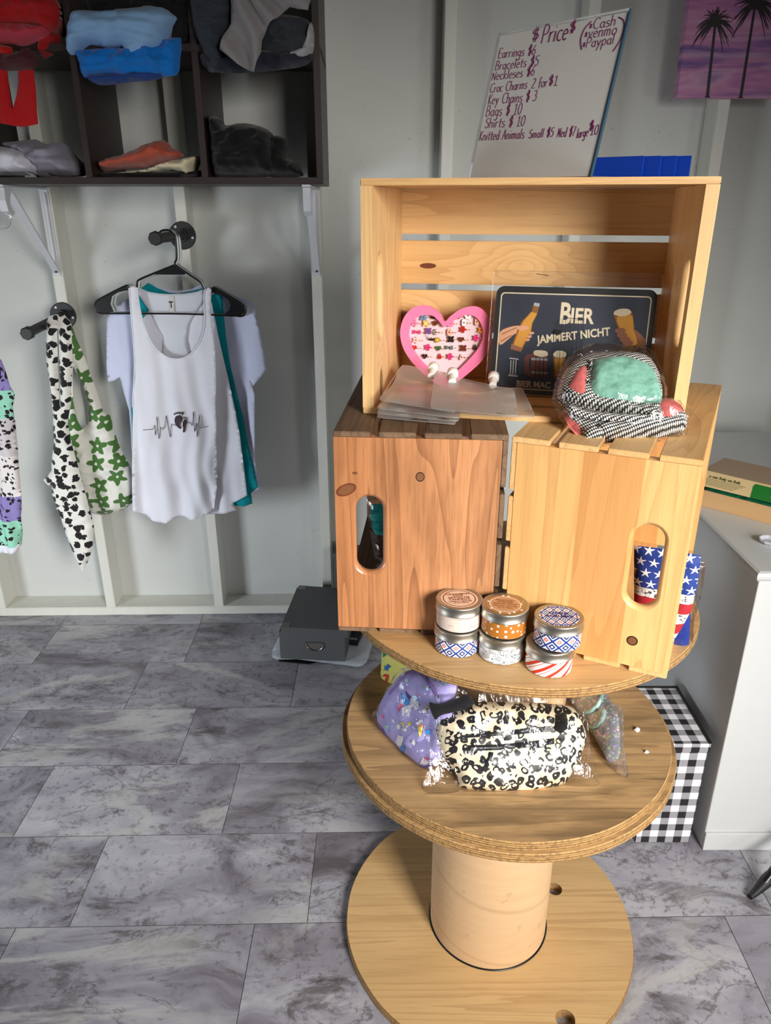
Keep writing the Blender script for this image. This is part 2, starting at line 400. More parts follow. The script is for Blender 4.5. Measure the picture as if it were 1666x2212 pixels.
# ------------------------------------------------------------------ lettering
FONT = {}
def text(s, fr, u, v, size, m, parent, name='lettering', w=.0004, align='CENTER', sx=1, shear=0, bold=0, rot=0, fn=None):
    cu = bpy.data.curves.new('text', 'FONT'); cu.body = s; cu.size = size; cu.align_x = align; cu.shear = shear; cu.offset = bold; cu.resolution_u = 3
    o = bpy.data.objects.new('text', cu); COL.objects.link(o)
    dg = bpy.context.evaluated_depsgraph_get(); me = bpy.data.meshes.new_from_object(o.evaluated_get(dg))
    vs = [q.co.copy() for q in me.vertices]; fs = [list(p.vertices) for p in me.polygons]
    bpy.data.objects.remove(o); bpy.data.meshes.remove(me)
    mb = MB(); c, s_ = math.cos(rot), math.sin(rot)
    P2 = [(u + q.x * sx * c - q.y * s_, v + q.x * sx * s_ + q.y * c) for q in vs]
    mb.add([fr.at(a, b, w + (fn(a, b) if fn else 0)) for a, b in P2], fs, P2)
    return mb.build(name, m, parent)
# hand lettering: one-stroke glyphs, baseline 0, x-height .55, cap 1
def arc(cx, cy, rx, ry, a0, a1, n=9): return [(cx + rx * math.cos(R(a0 + (a1 - a0) * k / n)), cy + ry * math.sin(R(a0 + (a1 - a0) * k / n))) for k in range(n + 1)]
G = {
 '$': (.5, [arc(.25, .7, .2, .18, 40, 270) + arc(.25, .32, .2, .2, 90, -140), [(.2, 1.1), (.2, -.08)], [(.32, 1.1), (.32, -.08)]]),
 'P': (.55, [[(.05, 0), (.05, 1)], [(.05, .97)] + arc(.2, .72, .28, .26, 80, -80) + [(.05, .45)]]),
 'r': (.36, [[(.05, .55), (.05, 0)], [(.05, .35), (.14, .5), (.3, .55)]]),
 'i': (.2, [[(.08, .55), (.08, 0)], [(.08, .76), (.09, .8)]]),
 'c': (.42, [arc(.24, .28, .2, .28, 50, 310)]), 'e': (.45, [[(.05, .3), (.38, .34)] + arc(.22, .28, .18, .28, 20, 315)]),
 'C': (.6, [arc(.36, .5, .32, .5, 50, 305)]), 'a': (.48, [arc(.22, .27, .18, .27, 60, 400), [(.4, .55), (.38, .1), (.46, 0)]]),
 's': (.38, [arc(.2, .42, .14, .13, 40, 270) + arc(.18, .14, .16, .15, 90, -150)]), 'h': (.48, [[(.06, 1), (.06, 0)], [(.06, .35)] + arc(.24, .36, .15, .19, 150, 10) + [(.39, 0)]]),
 'V': (.55, [[(.03, .62), (.22, 0), (.5, .68)]]), 'n': (.48, [[(.06, .55), (.06, 0)], [(.06, .35)] + arc(.23, .36, .15, .19, 150, 10) + [(.38, 0)]]),
 'm': (.7, [[(.06, .55), (.06, 0)], [(.06, .35)] + arc(.2, .38, .12, .17, 150, 10) + [(.32, 0)], [(.32, .35)] + arc(.46, .38, .12, .17, 150, 10) + [(.58, 0)]]),
 'o': (.48, [arc(.24, .28, .2, .28, 80, 450)]), 'p': (.5, [[(.06, .55), (.06, -.4)], arc(.24, .28, .19, .27, 170, -170)]),
 'y': (.48, [[(.05, .55), (.2, .1)], [(.42, .55), (.12, -.4)]]), 'l': (.2, [[(.09, 1), (.09, 0)]]),
 'E': (.5, [[(.45, .97), (.06, 1), (.06, 0), (.45, .02)], [(.06, .5), (.36, .52)]]),
 'g': (.48, [arc(.22, .3, .18, .25, 60, 400), [(.4, .55), (.4, -.25)] + arc(.24, -.25, .16, .15, 0, -160)]),
 'B': (.55, [[(.06, 0), (.06, 1)], [(.06, .98)] + arc(.2, .76, .22, .23, 80, -80) + [(.08, .52)] + arc(.22, .26, .26, .26, 85, -90) + [(.06, 0)]]),
 't': (.34, [[(.16, .85), (.16, .05), (.26, 0)], [(.02, .55), (.32, .57)]]),
 'N': (.58, [[(.06, 0), (.06, .8)], [(.06, .8), (.46, 0)], [(.46, 0), (.48, .85)]]), 'k': (.45, [[(.06, 1), (.06, 0)], [(.4, .58), (.08, .25), (.42, 0)]]),
 'K': (.52, [[(.06, 1), (.06, 0)], [(.46, .98), (.08, .42), (.48, 0)]]), 'S': (.48, [arc(.25, .74, .18, .22, 40, 270) + arc(.23, .26, .2, .26, 90, -150)]),
 'A': (.55, [[(.03, 0), (.28, 1), (.5, 0)], [(.12, .36), (.42, .36)]]), 'M': (.62, [[(.06, 0), (.1, .95)], [(.1, .95), (.29, .2)], [(.29, .2), (.48, .95)], [(.48, .95), (.53, 0)]]),
 'd': (.48, [arc(.22, .27, .18, .27, 60, 400), [(.41, 1), (.41, 0)]]), 'f': (.34, [[(.32, .95), (.2, 1), (.15, .85), (.13, -.1)], [(.02, .52), (.3, .54)]]),
 '2': (.5, [arc(.24, .75, .19, .23, 150, -30) + [(.05, .02), (.48, .02)]]), '1': (.42, [[(.08, .8), (.22, 1), (.22, 0)], [(.05, 0), (.4, 0)]]), '3': (.48, [arc(.2, .77, .2, .22, 140, -80) + arc(.2, .28, .24, .27, 80, -140)]),
 '5': (.5, [[(.45, .98), (.12, .98), (.09, .58)] + arc(.22, .3, .22, .3, 100, -140)]), '6': (.48, [[(.34, 1), (.12, .6)] + arc(.24, .28, .19, .27, 170, 520)]),
 '7': (.46, [[(.03, .97), (.42, .97), (.18, 0)]]), '0': (.5, [arc(.25, .5, .2, .5, 80, 445)]), 'v': (.45, [[(.04, .55), (.2, 0), (.4, .55)]]),
 '*': (.36, [[(.05, .5), (.31, .2)], [(.05, .2), (.31, .5)], [(.18, .58), (.18, .12)]]), ' ': (.36, []),
 '(': (.4, [arc(.62, .5, .5, 1.5, 125, 235)]), ')': (.4, [arc(-.25, .5, .5, 1.5, 55, -55)])}
def hand(mb, s, fr, u, v, size, r, w=.001, sx=1, tilt=0):
    x = 0
    for ch in s:
        wd, st = G[ch]
        for L in st:
            pts = spline(L, 2, False) if len(L) > 3 else L
            mb.tube([fr.at(u + (x + a) * size * sx, v + b * size + (x + a) * size * sx * tilt, w) for a, b in pts], r, 5)
        x += wd + .06
    return x * size * sx

# ================================================================== the room
def struct(o): return setp(o, kind='structure')
def wallbox(mb, u0, u1, v0, v1, z0, z1, bev=0):
    f = wall(0); M = Matrix((tuple(f.u) + (f.o[0],), tuple(f.n) + (f.o[1],), (0, 0, 1, 0), (0, 0, 0, 1)))
    M = Matrix(((f.u[0], f.n[0], 0, f.o[0]), (f.u[1], f.n[1], 0, f.o[1]), (0, 0, 1, 0), (0, 0, 0, 1)))
    return mb.box((u0, v0, z0), (u1, v1, z1), m=M, bev=bev)
ZC = 2.35
mb = MB(); wallbox(mb, -2.3, 2.3, -.105, -.085, 0, ZC); struct(mb.build('wall_back', white_wall))
mb = MB(); wallbox(mb, -2.3, 2.3, -.0849, 0, 0, .031, .002); struct(mb.build('baseboard_back', white_wood))
STUDS = [-1.328, -.951, -.578, -.2005, .1705, .545, .922, 1.3, 1.68]
for k, u in enumerate(STUDS):
    mb = MB(); wallbox(mb, u - .0158, u + .0158, -.0849, 0, .031, ZC, .0015); struct(mb.build('trim_%d' % (k + 1), white_wood))
mb = MB().box((-2.36, -.6, 0), (-2.3, 2.36, ZC)); struct(mb.build('wall_left', white_wall))
mb = MB().box((2.3, -.6, 0), (2.36, 2.40, ZC)); struct(mb.build('wall_right', white_wall))
mb = MB().box((-2.36, -.6, ZC), (2.36, 2.40, ZC + .05)); struct(mb.build('ceiling', wood('bare_ceiling_board', (150, 116, 80), (132, 100, 68), (90, 66, 44), axis=0)))
mb = MB().box((-2.36, -1.6, -.05), (2.36, 2.48, -.0012), mi=1)
rows = {0: -.26, 1: -.156, 2: -.372, 3: -.065, 4: -.271, 5: -.16}
fl = wall(0); TL, TW = .4705, .2305
for r_ in range(-10, 8):
    y0 = .832 + r_ * TW; j0 = rows.get(r_, random.uniform(-.4, 0))
    for c in range(-6, 7):
        x0 = j0 + c * TL; a = .0007; du, dv = random.uniform(0, 40), random.uniform(0, 40)
        q = [(x0 + a, y0 + a), (x0 + TL - a, y0 + a), (x0 + TL - a, y0 + TW - a), (x0 + a, y0 + TW - a)]
        if x0 < -2.35 or x0 + TL > 2.35 or y0 < -1.6 or y0 + TW > 2.47: continue
        cs, sn = math.cos(WA), math.sin(WA)
        mb.add([(x, y + x * sn, 0) for x, y in q], [[0, 1, 2, 3]], [(x + du, y + dv) for x, y in q])
struct(mb.build('floor', [floor_m, grout]))

# ================================================================== cable spools
def flange(parent, c, z0, z1, rad, holes=(), face=ply, seed=0, name='flange'):
    fr = Frame((c[0], c[1], 0), (1, 0, 0), (0, 1, 0)); mb = MB()
    n = 120; P = [((rad + .0012 * noise.noise(V((math.cos(t * 2 * math.pi / n) * 4, math.sin(t * 2 * math.pi / n) * 4, seed)))) * math.cos(2 * math.pi * t / n),
                   (rad + .0012 * noise.noise(V((math.cos(t * 2 * math.pi / n) * 4, math.sin(t * 2 * math.pi / n) * 4, seed)))) * math.sin(2 * math.pi * t / n)) for t in range(n)]
    H = [[(hx - c[0] + hr * math.cos(2 * math.pi * k / 20), hy - c[1] + hr * math.sin(2 * math.pi * k / 20)) for k in range(20)] for hx, hy, hr in holes]
    ps, tri = cdt(P, H, .03, inner=False)
    mb.add([fr.at(a, b, z1) for a, b in ps], tri, ps, 0); mb.add([fr.at(a, b, z0) for a, b in ps], [t[::-1] for t in tri], ps, 0)
    for k, L in enumerate([P] + H):
        m_ = len(L); prof = [(0, z0), (.0015, z0 + .003), (.0005, (z0 + z1) / 2), (.0015, z1 - .003), (0, z1)] if not k else [(0, z0), (0, z1)]
        vs = []
        for o_, z in prof:
            vs += [fr.at(a * (1 + o_ / rad if not k else 1), b * (1 + o_ / rad if not k else 1), z) for a, b in L]
        fs = [[i * m_ + j, i * m_ + (j + 1) % m_, (i + 1) * m_ + (j + 1) % m_, (i + 1) * m_ + j] for i in range(len(prof) - 1) for j in range(m_)]
        if k: fs = [f[::-1] for f in fs]
        mb.add(vs, fs, None, 1, True)
    return mb.build(name, [face, ply_edge], parent)
def f_card(g):
    z = g.xyz(g.coord('Object')); n = g.noise(g.map(g.coord('Object'), sc=(1, 1, 7)), 9, 4, .6)
    a = g.m_('ARCTAN2', z[1], z[0]); sp = g.m_('FRACT', g.m_('ADD', g.m_('MULTIPLY', z[2], 7.5), g.m_('MULTIPLY', a, .16)))
    c = g.mix(n, lin((212, 178, 138)), lin((192, 156, 116)))
    c = g.mix(g.m_('MULTIPLY', g.step(g.m_('ABSOLUTE', g.m_('SUBTRACT', sp, .5)), .47, .02), .25), c, lin((150, 116, 80)))
    c = g.mix(g.m_('MULTIPLY', g.step(g.noise(g.coord('Object'), 45, 3), .68, .03), .25), c, lin((140, 108, 76)))
    return {'Base Color': c, 'Normal': g.bump(g.noise(g.coord('Object'), 90, 4), .15, .002)}
card = mat('kraft_cardboard_tube', f_card, rough=.65)
C1 = (.2017, 1.0634); t = thing('cable_spool', 'large wooden cable spool on the floor, with a bare bottom disc and cardboard core', 'spool', (C1[0], C1[1], 0))
flange(t, C1, .0, .02, .2773, [(.348, 1.122, .015), (.311, .857, .017)], seed=1)
MB().lathe((C1[0], C1[1] - .004, 0), [(.1125, .02), (.1125, .498)], 72).build('core', card, t)
MB().lathe((C1[0], C1[1] - .004, 0), [(.1125, .0202), (.1155, .0202), (.1155, .0215), (.1125, .0215)], 72).build('seam_ring', black_plastic, t)
flange(t, (.2, 1.0245), .497, .5135, .272, face=ply_worn, seed=2)
ZM = .531; ZT = .7228
t = thing('cable_spool', 'wooden cable spool stacked on the lower one, bagged pouches between its two discs', 'spool', (.205, 1.05, .5136))
flange(t, (.1985, 1.0174), .5136, ZM, .2614, face=ply_worn, seed=3)
MB().lathe((.215, 1.09, 0), [(.1, ZM), (.1, .7075)], 60).build('core', card, t)
flange(t, (.2235, 1.1185), .7075, ZT, .2865, face=ply, seed=4)

# ================================================================== crates
def slot(cy, cz, w_, h_, g=0, n=16):
    r = w_ / 2 + g; hh = h_ / 2 - w_ / 2
    return [(cy + r * math.cos(math.pi * k / n), cz + hh + r * math.sin(math.pi * k / n)) for k in range(n + 1)] + \
           [(cy - r * math.cos(math.pi * k / n), cz - hh - r * math.sin(math.pi * k / n)) for k in range(n + 1)]
def crate(label, loc, rz, L, PW, PH, tk, m_end, m_slat, m_side):
    t = thing('wooden_crate', label, 'crate', loc, rz, 'wooden crates on the spools'); M = wmat(t); TH = .0165
    for x0 in (0, L - TH):
        fr = Frame(M @ V((x0, 0, tk)), M.to_3x3() @ V((0, 1, 0)), (0, 0, 1))      # normal = +x of the crate
        mb = MB(); O = [(0, 0), (PW, 0), (PW, PH), (0, PH)]; cy, cz = .0485, PH * .51
        pr = [(0, .0055), (.0015, .0025), (.0045, .0005), (.0065, 0), (TH - .0065, 0), (TH - .0045, .0005), (TH - .0015, .0025), (TH, .0055)]
        for w_, flip in ((0, 1), (TH, 0)):
            ps, tri = cdt(O, [slot(cy, cz, .0385, .118, .0055)], .2, inner=False)
            mb.add([fr.at(a, b, w_) for a, b in ps], [q[::-1] if flip else q for q in tri], ps)
        vs = [fr.at(a, b, 0) for a, b in O] + [fr.at(a, b, TH) for a, b in O]
        mb.add(vs, [[i, (i + 1) % 4, 4 + (i + 1) % 4, 4 + i] for i in range(4)])
        vs = []; m_ = 0
        for w_, gg in pr:
            S = slot(cy, cz, .0385, .118, gg); m_ = len(S); vs += [fr.at(a, b, w_) for a, b in S]
        mb.add(vs, [[i * m_ + j, (i + 1) * m_ + j, (i + 1) * m_ + (j + 1) % m_, i * m_ + (j + 1) % m_] for i in range(len(pr) - 1) for j in range(m_)], None, 0, True)
        mb.build('end_panel', m_end, t)
    H = PH + 2 * tk; sw = (PH - .03) / 4
    for k in range(4):
        z0 = tk + k * (sw + .01); MB().box((.0, PW + .0003, z0), (L, PW + tk, z0 + sw), m=M, bev=.001).build('back_slat', m_slat, t)
    sw = (PW + tk - .036) / 4
    for k in range(4):
        y0 = k * (sw + .012)
        MB().box((0, y0, H - tk + .0003), (L, y0 + sw, H), m=M, bev=.001).build('top_slat', m_side, t)
        MB().box((0, y0, 0), (L, y0 + sw, tk - .0003), m=M, bev=.001).build('bottom_slat', m_side, t)
    return t, M
LA, RA, TA = R(-4.47), R(-25.3), R(-11.0); TK = .0078
PW, PH, CL = .2296, .2983, .449
# left crate: end panel faces the camera, opening to the left
o = V((-.0715, .9796, ZT)) + V((-math.sin(LA), math.cos(LA), 0)) * CL
tL, ML = crate('reddish brown stained crate under the pine one, its knotty end panel facing out', o, LA - math.pi / 2, CL, PW, PH, TK, red_end, brown_slat, brown_slat)
# right crate: opening to the right. local y = -ux
ux = V((math.cos(RA), math.sin(RA), 0)); o = V((.1755, .9516, ZT)) + ux * PW
tR, MR = crate('pale pine crate at the right under the top one, flag pouches inside it', o, RA + math.pi / 2, CL, PW, PH, TK, pine_end, pine[0], pine[0])
ZTOP = 1.0368; TT = .0088
tT, MT = crate('pale pine crate on top of the two others, open to the front', (-.0333, 1.0732, ZTOP), TA, .4482, PW, .299, TT, pine[2], pine[0], pine[0])
ZF = ZTOP + TT + .0004; ZCT = ZTOP + .299 + 2 * TT
def tframe(d, lean=0, z=None):      # plane across the top crate at depth d behind its open front
    o = V((-.0333, 1.0732, 0)) + V((-math.sin(TA), math.cos(TA), 0)) * d
    return stand((o.x, o.y, ZF if z is None else z), TA, lean)

# knots on the visible panels, as flat wood grain marks
def f_knot(g):
    d = g.vm('LENGTH', g.coord('UV')); s = g.m_('FRACT', g.m_('MULTIPLY', g.m_('ADD', d, g.m_('MULTIPLY', g.noise(g.coord('UV'), 180, 2), .002)), 420))
    return g.mix(g.step(s, .5, .3), lin((150, 96, 58)), lin((92, 56, 34)))
knot_m = mat('wood_knot', f_knot, rough=.5); knot_d = mat('dark_knot_ring', col=(56, 40, 30), rough=.5)
def knot(fr, px, a, b, parent, mats=(knot_d, knot_m), rot=0):
    u, v = fr.px(px); mb = MB()
    for s, w_, mi in ((1, .0003, 0), (.78, .0005, 1)):
        P = [(a * s * math.cos(q) * math.cos(rot) - b * s * math.sin(q) * math.sin(rot), a * s * math.cos(q) * math.sin(rot) + b * s * math.sin(q) * math.cos(rot)) for q in [2 * math.pi * k / 24 for k in range(24)]]
        mb.add([fr.at(u + x, v + y, w_) for x, y in P], [list(range(24))], P, mi)
    mb.build('knot', list(mats), parent)
FL = Frame((-.0715, .9796, ZT), (math.cos(LA), math.sin(LA), 0), (0, 0, 1)); FR = Frame((.1755, .9516, ZT), (math.cos(RA), math.sin(RA), 0), (0, 0, 1))
ring_m = mat('reddish_knot_ring', col=(110, 58, 36), rough=.4)
knot(FL, (908, 1030), .0062, .0072, tL); knot(FL, (748, 1058), .0155, .0085, tL, (ring_m, knot_m), .45); knot(FL, (767, 1022), .0035, .002, tL)
knot(tframe(PW - .0004), (925, 574), .0135, .0042, tT, (ring_m, ring_m)); knot(FR, (1366, 1384), .0075, .0075, tR)

# ================================================================== candle tins
tin_metal = mat('brushed_tin', col=(186, 182, 172), rough=.42, metal=1, bump=(300, .06, .0005))
def f_birch(g):
    u = g.map(g.coord('UV'), sc=(3, 420, 1)); n = g.noise(u, 1.3, 5, .7, .4)
    return g.mix(g.step(n, .6, .03), lin((222, 204, 194)), lin((110, 86, 78)))
def f_dots(g):
    p = g.map(g.coord('UV'), sc=(21, 105, 1)); d, pos = g.vor(p, 1, rnd=.6, out=('Distance', 'Color'), dim='2D')
    r = g.m_('MULTIPLY_ADD', g.xyz(pos)[0], .13, .11)
    return g.mix(g.m_('LESS_THAN', d, r), lin((178, 112, 42)), lin((246, 240, 232)))
def ikat(g, p):
    x, y, _ = g.xyz(p); fx = g.m_('SUBTRACT', g.m_('FRACT', x), .5); fy = g.m_('SUBTRACT', g.m_('FRACT', y), .5)
    d1 = g.m_('ADD', g.m_('ABSOLUTE', fx), g.m_('ABSOLUTE', fy))                       # diamond at the cell centre
    ex = g.m_('SUBTRACT', .5, g.m_('ABSOLUTE', fx)); ey = g.m_('SUBTRACT', .5, g.m_('ABSOLUTE', fy)); d2 = g.m_('ADD', ex, ey)
    lat = g.m_('LESS_THAN', g.m_('ABSOLUTE', g.m_('SUBTRACT', d1, .5)), .1)
    c = g.mix(lat, lin((246, 246, 250)), lin((36, 62, 140)))
    ring = g.m_('LESS_THAN', g.m_('ABSOLUTE', g.m_('SUBTRACT', d1, .2)), .075); c = g.mix(ring, c, lin((30, 44, 110)))
    c = g.mix(g.m_('LESS_THAN', g.m_('ABSOLUTE', g.m_('SUBTRACT', d2, .15)), .075), c, lin((232, 128, 112)))
    return c
def f_ikat(g): return ikat(g, g.map(g.coord('UV'), sc=(11, 60, 1)))
def f_ikat2(g): return ikat(g, g.map(g.coord('UV'), sc=(85, 62, 1)))
def f_fir(g):
    p = g.map(g.coord('UV'), sc=(26, 150, 1)); d, pos = g.vor(p, .55, rnd=.8, out=('Distance', 'Position'))
    l = g.vm('SUBTRACT', g.vm('SCALE', p, (1, 1, 1)), g.vm('SCALE', pos, (1, 1, 1)))
    q = g.n('ShaderNodeTexVoronoi'); g.set(q.inputs['Vector'], p); q.inputs['Scale'].default_value = .55
    cell = g.vm('SUBTRACT', g.vm('SCALE', p, (0, 0, 0)), q.outputs['Position'])
    x, y, _ = g.xyz(p); n = g.noise(p, .5, 2); a = g.m_('ADD', g.m_('MULTIPLY', x, 2.2), g.m_('ADD', y, g.m_('MULTIPLY', n, 9)))
    s = g.m_('LESS_THAN', g.m_('FRACT', g.m_('MULTIPLY', a, 1.3)), .42)
    k = g.step(g.noise(g.map(p, rot=(0, 0, .7), sc=(1, 2.2, 1)), .55, 1), .47)
    return g.mix(g.m_('MULTIPLY', s, k), lin((240, 242, 246)), lin((72, 90, 98)))
def f_candy(g):
    x, y, _ = g.xyz(g.coord('UV')); a = g.m_('ADD', g.m_('MULTIPLY', x, 9), g.m_('MULTIPLY', y, -62)); f = g.m_('FRACT', a)
    w_ = g.m_('LESS_THAN', g.m_('ABSOLUTE', g.m_('SUBTRACT', f, .28)), .17); t_ = g.m_('LESS_THAN', g.m_('ABSOLUTE', g.m_('SUBTRACT', f, .68)), .035)
    return g.mix(g.m_('MAXIMUM', w_, t_), lin((246, 242, 240)), lin((214, 56, 40)))
def f_dotlid(g):
    d = g.vor(g.map(g.coord('UV'), sc=(95, 95, 1)), 1, rnd=.8, dim='2D'); return g.mix(g.m_('LESS_THAN', d, .18), lin((178, 122, 62)), lin((246, 236, 224)))
birch = mat('birch_print', f_birch, rough=.4); dots = mat('caramel_dot_print', f_dots, rough=.3); ikat_m = mat('lattice_print', f_ikat, rough=.35)
ikat_l = mat('lattice_lid_print', f_ikat2, rough=.4); fir = mat('fir_twig_print', f_fir, rough=.35); candy = mat('candy_stripe_print', f_candy, rough=.3); dotlid = mat('caramel_lid_print', f_dotlid, rough=.4)
peach = printm('peach_paper', (232, 204, 176)); rust_ink = printm('rust_ink', (150, 62, 40)); white_ink = printm('white_ink', (246, 240, 232)); navy_ink = printm('navy_ink', (48, 52, 120))
tan_ink = printm('tan_ink', (160, 92, 44)); tan_paper = printm('tan_paper', (196, 150, 108))
def tin(label, c, z, print_m, lid_kind=None, rz=0):
    t = thing('candle_tin', label, 'candle tin', (c[0], c[1], z), rz, 'candle tins stacked on the top disc'); r = .0318; h = .0398
    MB().lathe((c[0], c[1], z), [(0, 0), (r - .002, 0), (r - .0006, .0008), (r, .002), (r, .026)], 64).build('can', tin_metal, t)
    MB().lathe((c[0], c[1], z), [(r + .0002, .0022), (r + .0002, .0258)], 64).build('printed_band', print_m, t)
    lid = MB().lathe((c[0], c[1], z), [(r + .001, .0252), (r + .0022, .0256), (r + .0023, .0266), (r + .0014, .0275), (r + .0014, .037), (r + .0018, .0386), (r + .001, .0398), (r - .001, h), (r - .003, .0390), (0, .0390)], 64).build('lid', tin_metal, t)
    if lid_kind:
        fr = Frame((c[0], c[1], z + .0391), (math.cos(rz), math.sin(rz), 0), (-math.sin(rz), math.cos(rz), 0))
        def ringp(r0, r1, m, w_):
            n = 48; vs = [fr.at(q * math.cos(2 * math.pi * k / n), q * math.sin(2 * math.pi * k / n), w_) for q in (r0, r1) for k in range(n)]
            MB().add(vs, [[k, (k + 1) % n, n + (k + 1) % n, n + k][::-1] for k in range(n)]).build('printed_ring', m, lid)
        if lid_kind == 'cinnamon':
            MB().disc((0, 0, .0001), .0265, fr=fr).build('paper_label', peach, lid); ringp(.0222, .0236, rust_ink, .0003)
            for s, y, q in (('CINNAMON', .0105, .0062), ('STICK', .0058, .0056), ('BÂTON DE', .0005, .0062), ('CANNELLE', -.0048, .0062), ('CANDLE | BOUGIE', -.0098, .0040), ('2.5 oz / 70.8 g', -.0140, .0038)):
                text(s, fr, 0, y, q, rust_ink, lid, bold=.00012)
        elif lid_kind == 'cookie':
            MB().disc((0, 0, .0001), .0275, fr=fr).build('paper_label', dotlid, lid); MB().disc((0, 0, .0002), .0215, fr=fr).build('paper_label', tan_paper, lid); ringp(.0210, .0222, white_ink, .0004)
            for s, y, q in (('FROSTED', .0092, .0060), ('COOKIE', .0042, .0060), ('BISCUIT GIVRÉ', -.001, .0050), ('CANDLE | BOUGIE', -.0065, .0040), ('2.5 oz / 70.8 g', -.0112, .0036)):
                text(s, fr, 0, y, q, tan_ink, lid, bold=.00012)
        else:
            MB().disc((0, 0, .0001), .0275, fr=fr).build('paper_label', ikat_l, lid); ringp(.0236, .0246, navy_ink, .0003)
            for s, y, q in (('CITRUS', .0045, .0082), ('AGRUMES', -.0035, .0082)): text(s, fr, 0, y, q, navy_ink, lid, bold=.0003)
    return t
T1, T2, T3 = (.1045, .935), (.1665, .917), (.2285, .886); HT = .0399
tin('candle tin with a blue lattice band at the bottom of the left stack', T1, ZT, ikat_m)
tin('pale birch-print candle tin with a cinnamon lid on top of the left stack', (.1055, .937), ZT + HT, birch, 'cinnamon', .1)
tin('white candle tin with grey fir twigs at the bottom of the middle stack', T2, ZT, fir)
tin('caramel candle tin with white dots on top of the middle stack', (.1685, .920), ZT + HT, dots, 'cookie', -.15)
tin('red and white striped candle tin at the bottom of the right stack', T3, ZT, candy, rz=.6)
tin('blue lattice candle tin with a patterned citrus lid on top of the right stack', (.2375, .888), ZT + HT, ikat_m, 'citrus', -.1)

# ================================================================== palm painting on the wall
def f_sky(g):
    u = g.map(g.coord('UV'), sc=(2.2, 15, 1)); n = g.noise(u, 1.3, 4, .55, .6); m2 = g.noise(g.map(g.coord('UV'), loc=(3, 1, 0), sc=(3, 26, 1)), 1.1, 3, .5, .5)
    c = g.ramp(n, [(.3, lin((104, 76, 140))), (.42, lin((142, 98, 158))), (.52, lin((190, 122, 168))), (.62, lin((200, 150, 184))), (.74, lin((140, 112, 166)))])
    c = g.mix(g.m_('MULTIPLY', g.step(m2, .6, .08), .5), c, lin((212, 176, 198)))
    return {'Base Color': c, 'Normal': g.bump(g.noise(g.coord('UV'), 400, 2), .1, .0008)}
pw = wall(.028); t = thing('canvas_painting', 'canvas painting of two black palm trees on a purple and pink sky', 'painting', tuple(pw.at(.93, 1.59, -.026)))
pu0, pz0 = pw.px((1463, 211)); PWD, PHT = .30, .40
MB().prism(pw, [(pu0, pz0), (pu0 + PWD, pz0), (pu0 + PWD, pz0 + PHT), (pu0, pz0 + PHT)], -.0275, 0, sp=1).build('canvas', mat('painted_sky', f_sky, rough=.6), t, bevel=.002)
palm_ink = mat('black_brown_paint', col=(26, 18, 18), rough=.5)
def palm(base, crown, wd, L, seed):
    rn = random.Random(seed); mb = MB(); b = pw.px(base); c = pw.px(crown); k = 9
    q = [(b[0] + (c[0] - b[0]) * i / k, b[1] + (c[1] - b[1]) * i / k) for i in range(k + 1)]
    mb.add([pw.at(u + s_ * wd * (1.15 - .35 * i / k) , v, .0006) for i, (u, v) in enumerate(q) for s_ in (-.5, .5)], [[2 * i, 2 * i + 1, 2 * i + 3, 2 * i + 2] for i in range(k)])
    mb.poly(pw, [(b[0] + x * wd, b[1] + y * wd) for x, y in ((-1.1, 0), (1.1, 0), (.6, .5), (-.6, .5))], .0006)
    mb.poly(pw, [(c[0] + .0135 * math.cos(a), c[1] + .0135 * math.sin(a)) for a in [2 * math.pi * i / 16 for i in range(16)]], .0007)
    for i in range(46):
        a = math.pi * (-.3 + 1.6 * i / 45) + rn.uniform(-.08, .08); l = L * rn.uniform(.65, 1.05); drop = l * rn.uniform(.2, .7) * (.4 + abs(math.cos(a)))
        pts = [(c[0] + math.cos(a) * l * s_, c[1] + math.sin(a) * l * s_ * .8 - drop * s_ * s_) for s_ in [j / 6 for j in range(7)]]
        wv = [.0021 * (1 - (j / 6)) ** .7 + .0002 for j in range(7)]
        vs = []
        for j, (x, y) in enumerate(pts):
            dx, dy = pts[min(j + 1, 6)][0] - pts[max(j - 1, 0)][0], pts[min(j + 1, 6)][1] - pts[max(j - 1, 0)][1]; n_ = math.hypot(dx, dy) or 1
            vs += [pw.at(min(max(x - dy / n_ * wv[j], pu0), pu0 + PWD), y + dx / n_ * wv[j], .0008 + .00002 * i), pw.at(min(max(x + dy / n_ * wv[j], pu0), pu0 + PWD), y - dx / n_ * wv[j], .0008 + .00002 * i)]
        mb.add(vs, [[2 * j, 2 * j + 1, 2 * j + 3, 2 * j + 2] for j in range(6)])
    mb.build('painted_palm', palm_ink, t)
palm((1528, 211), (1546, 46), .0075, .058, 1); palm((1600, 212), (1632, 8), .0072, .066, 2)

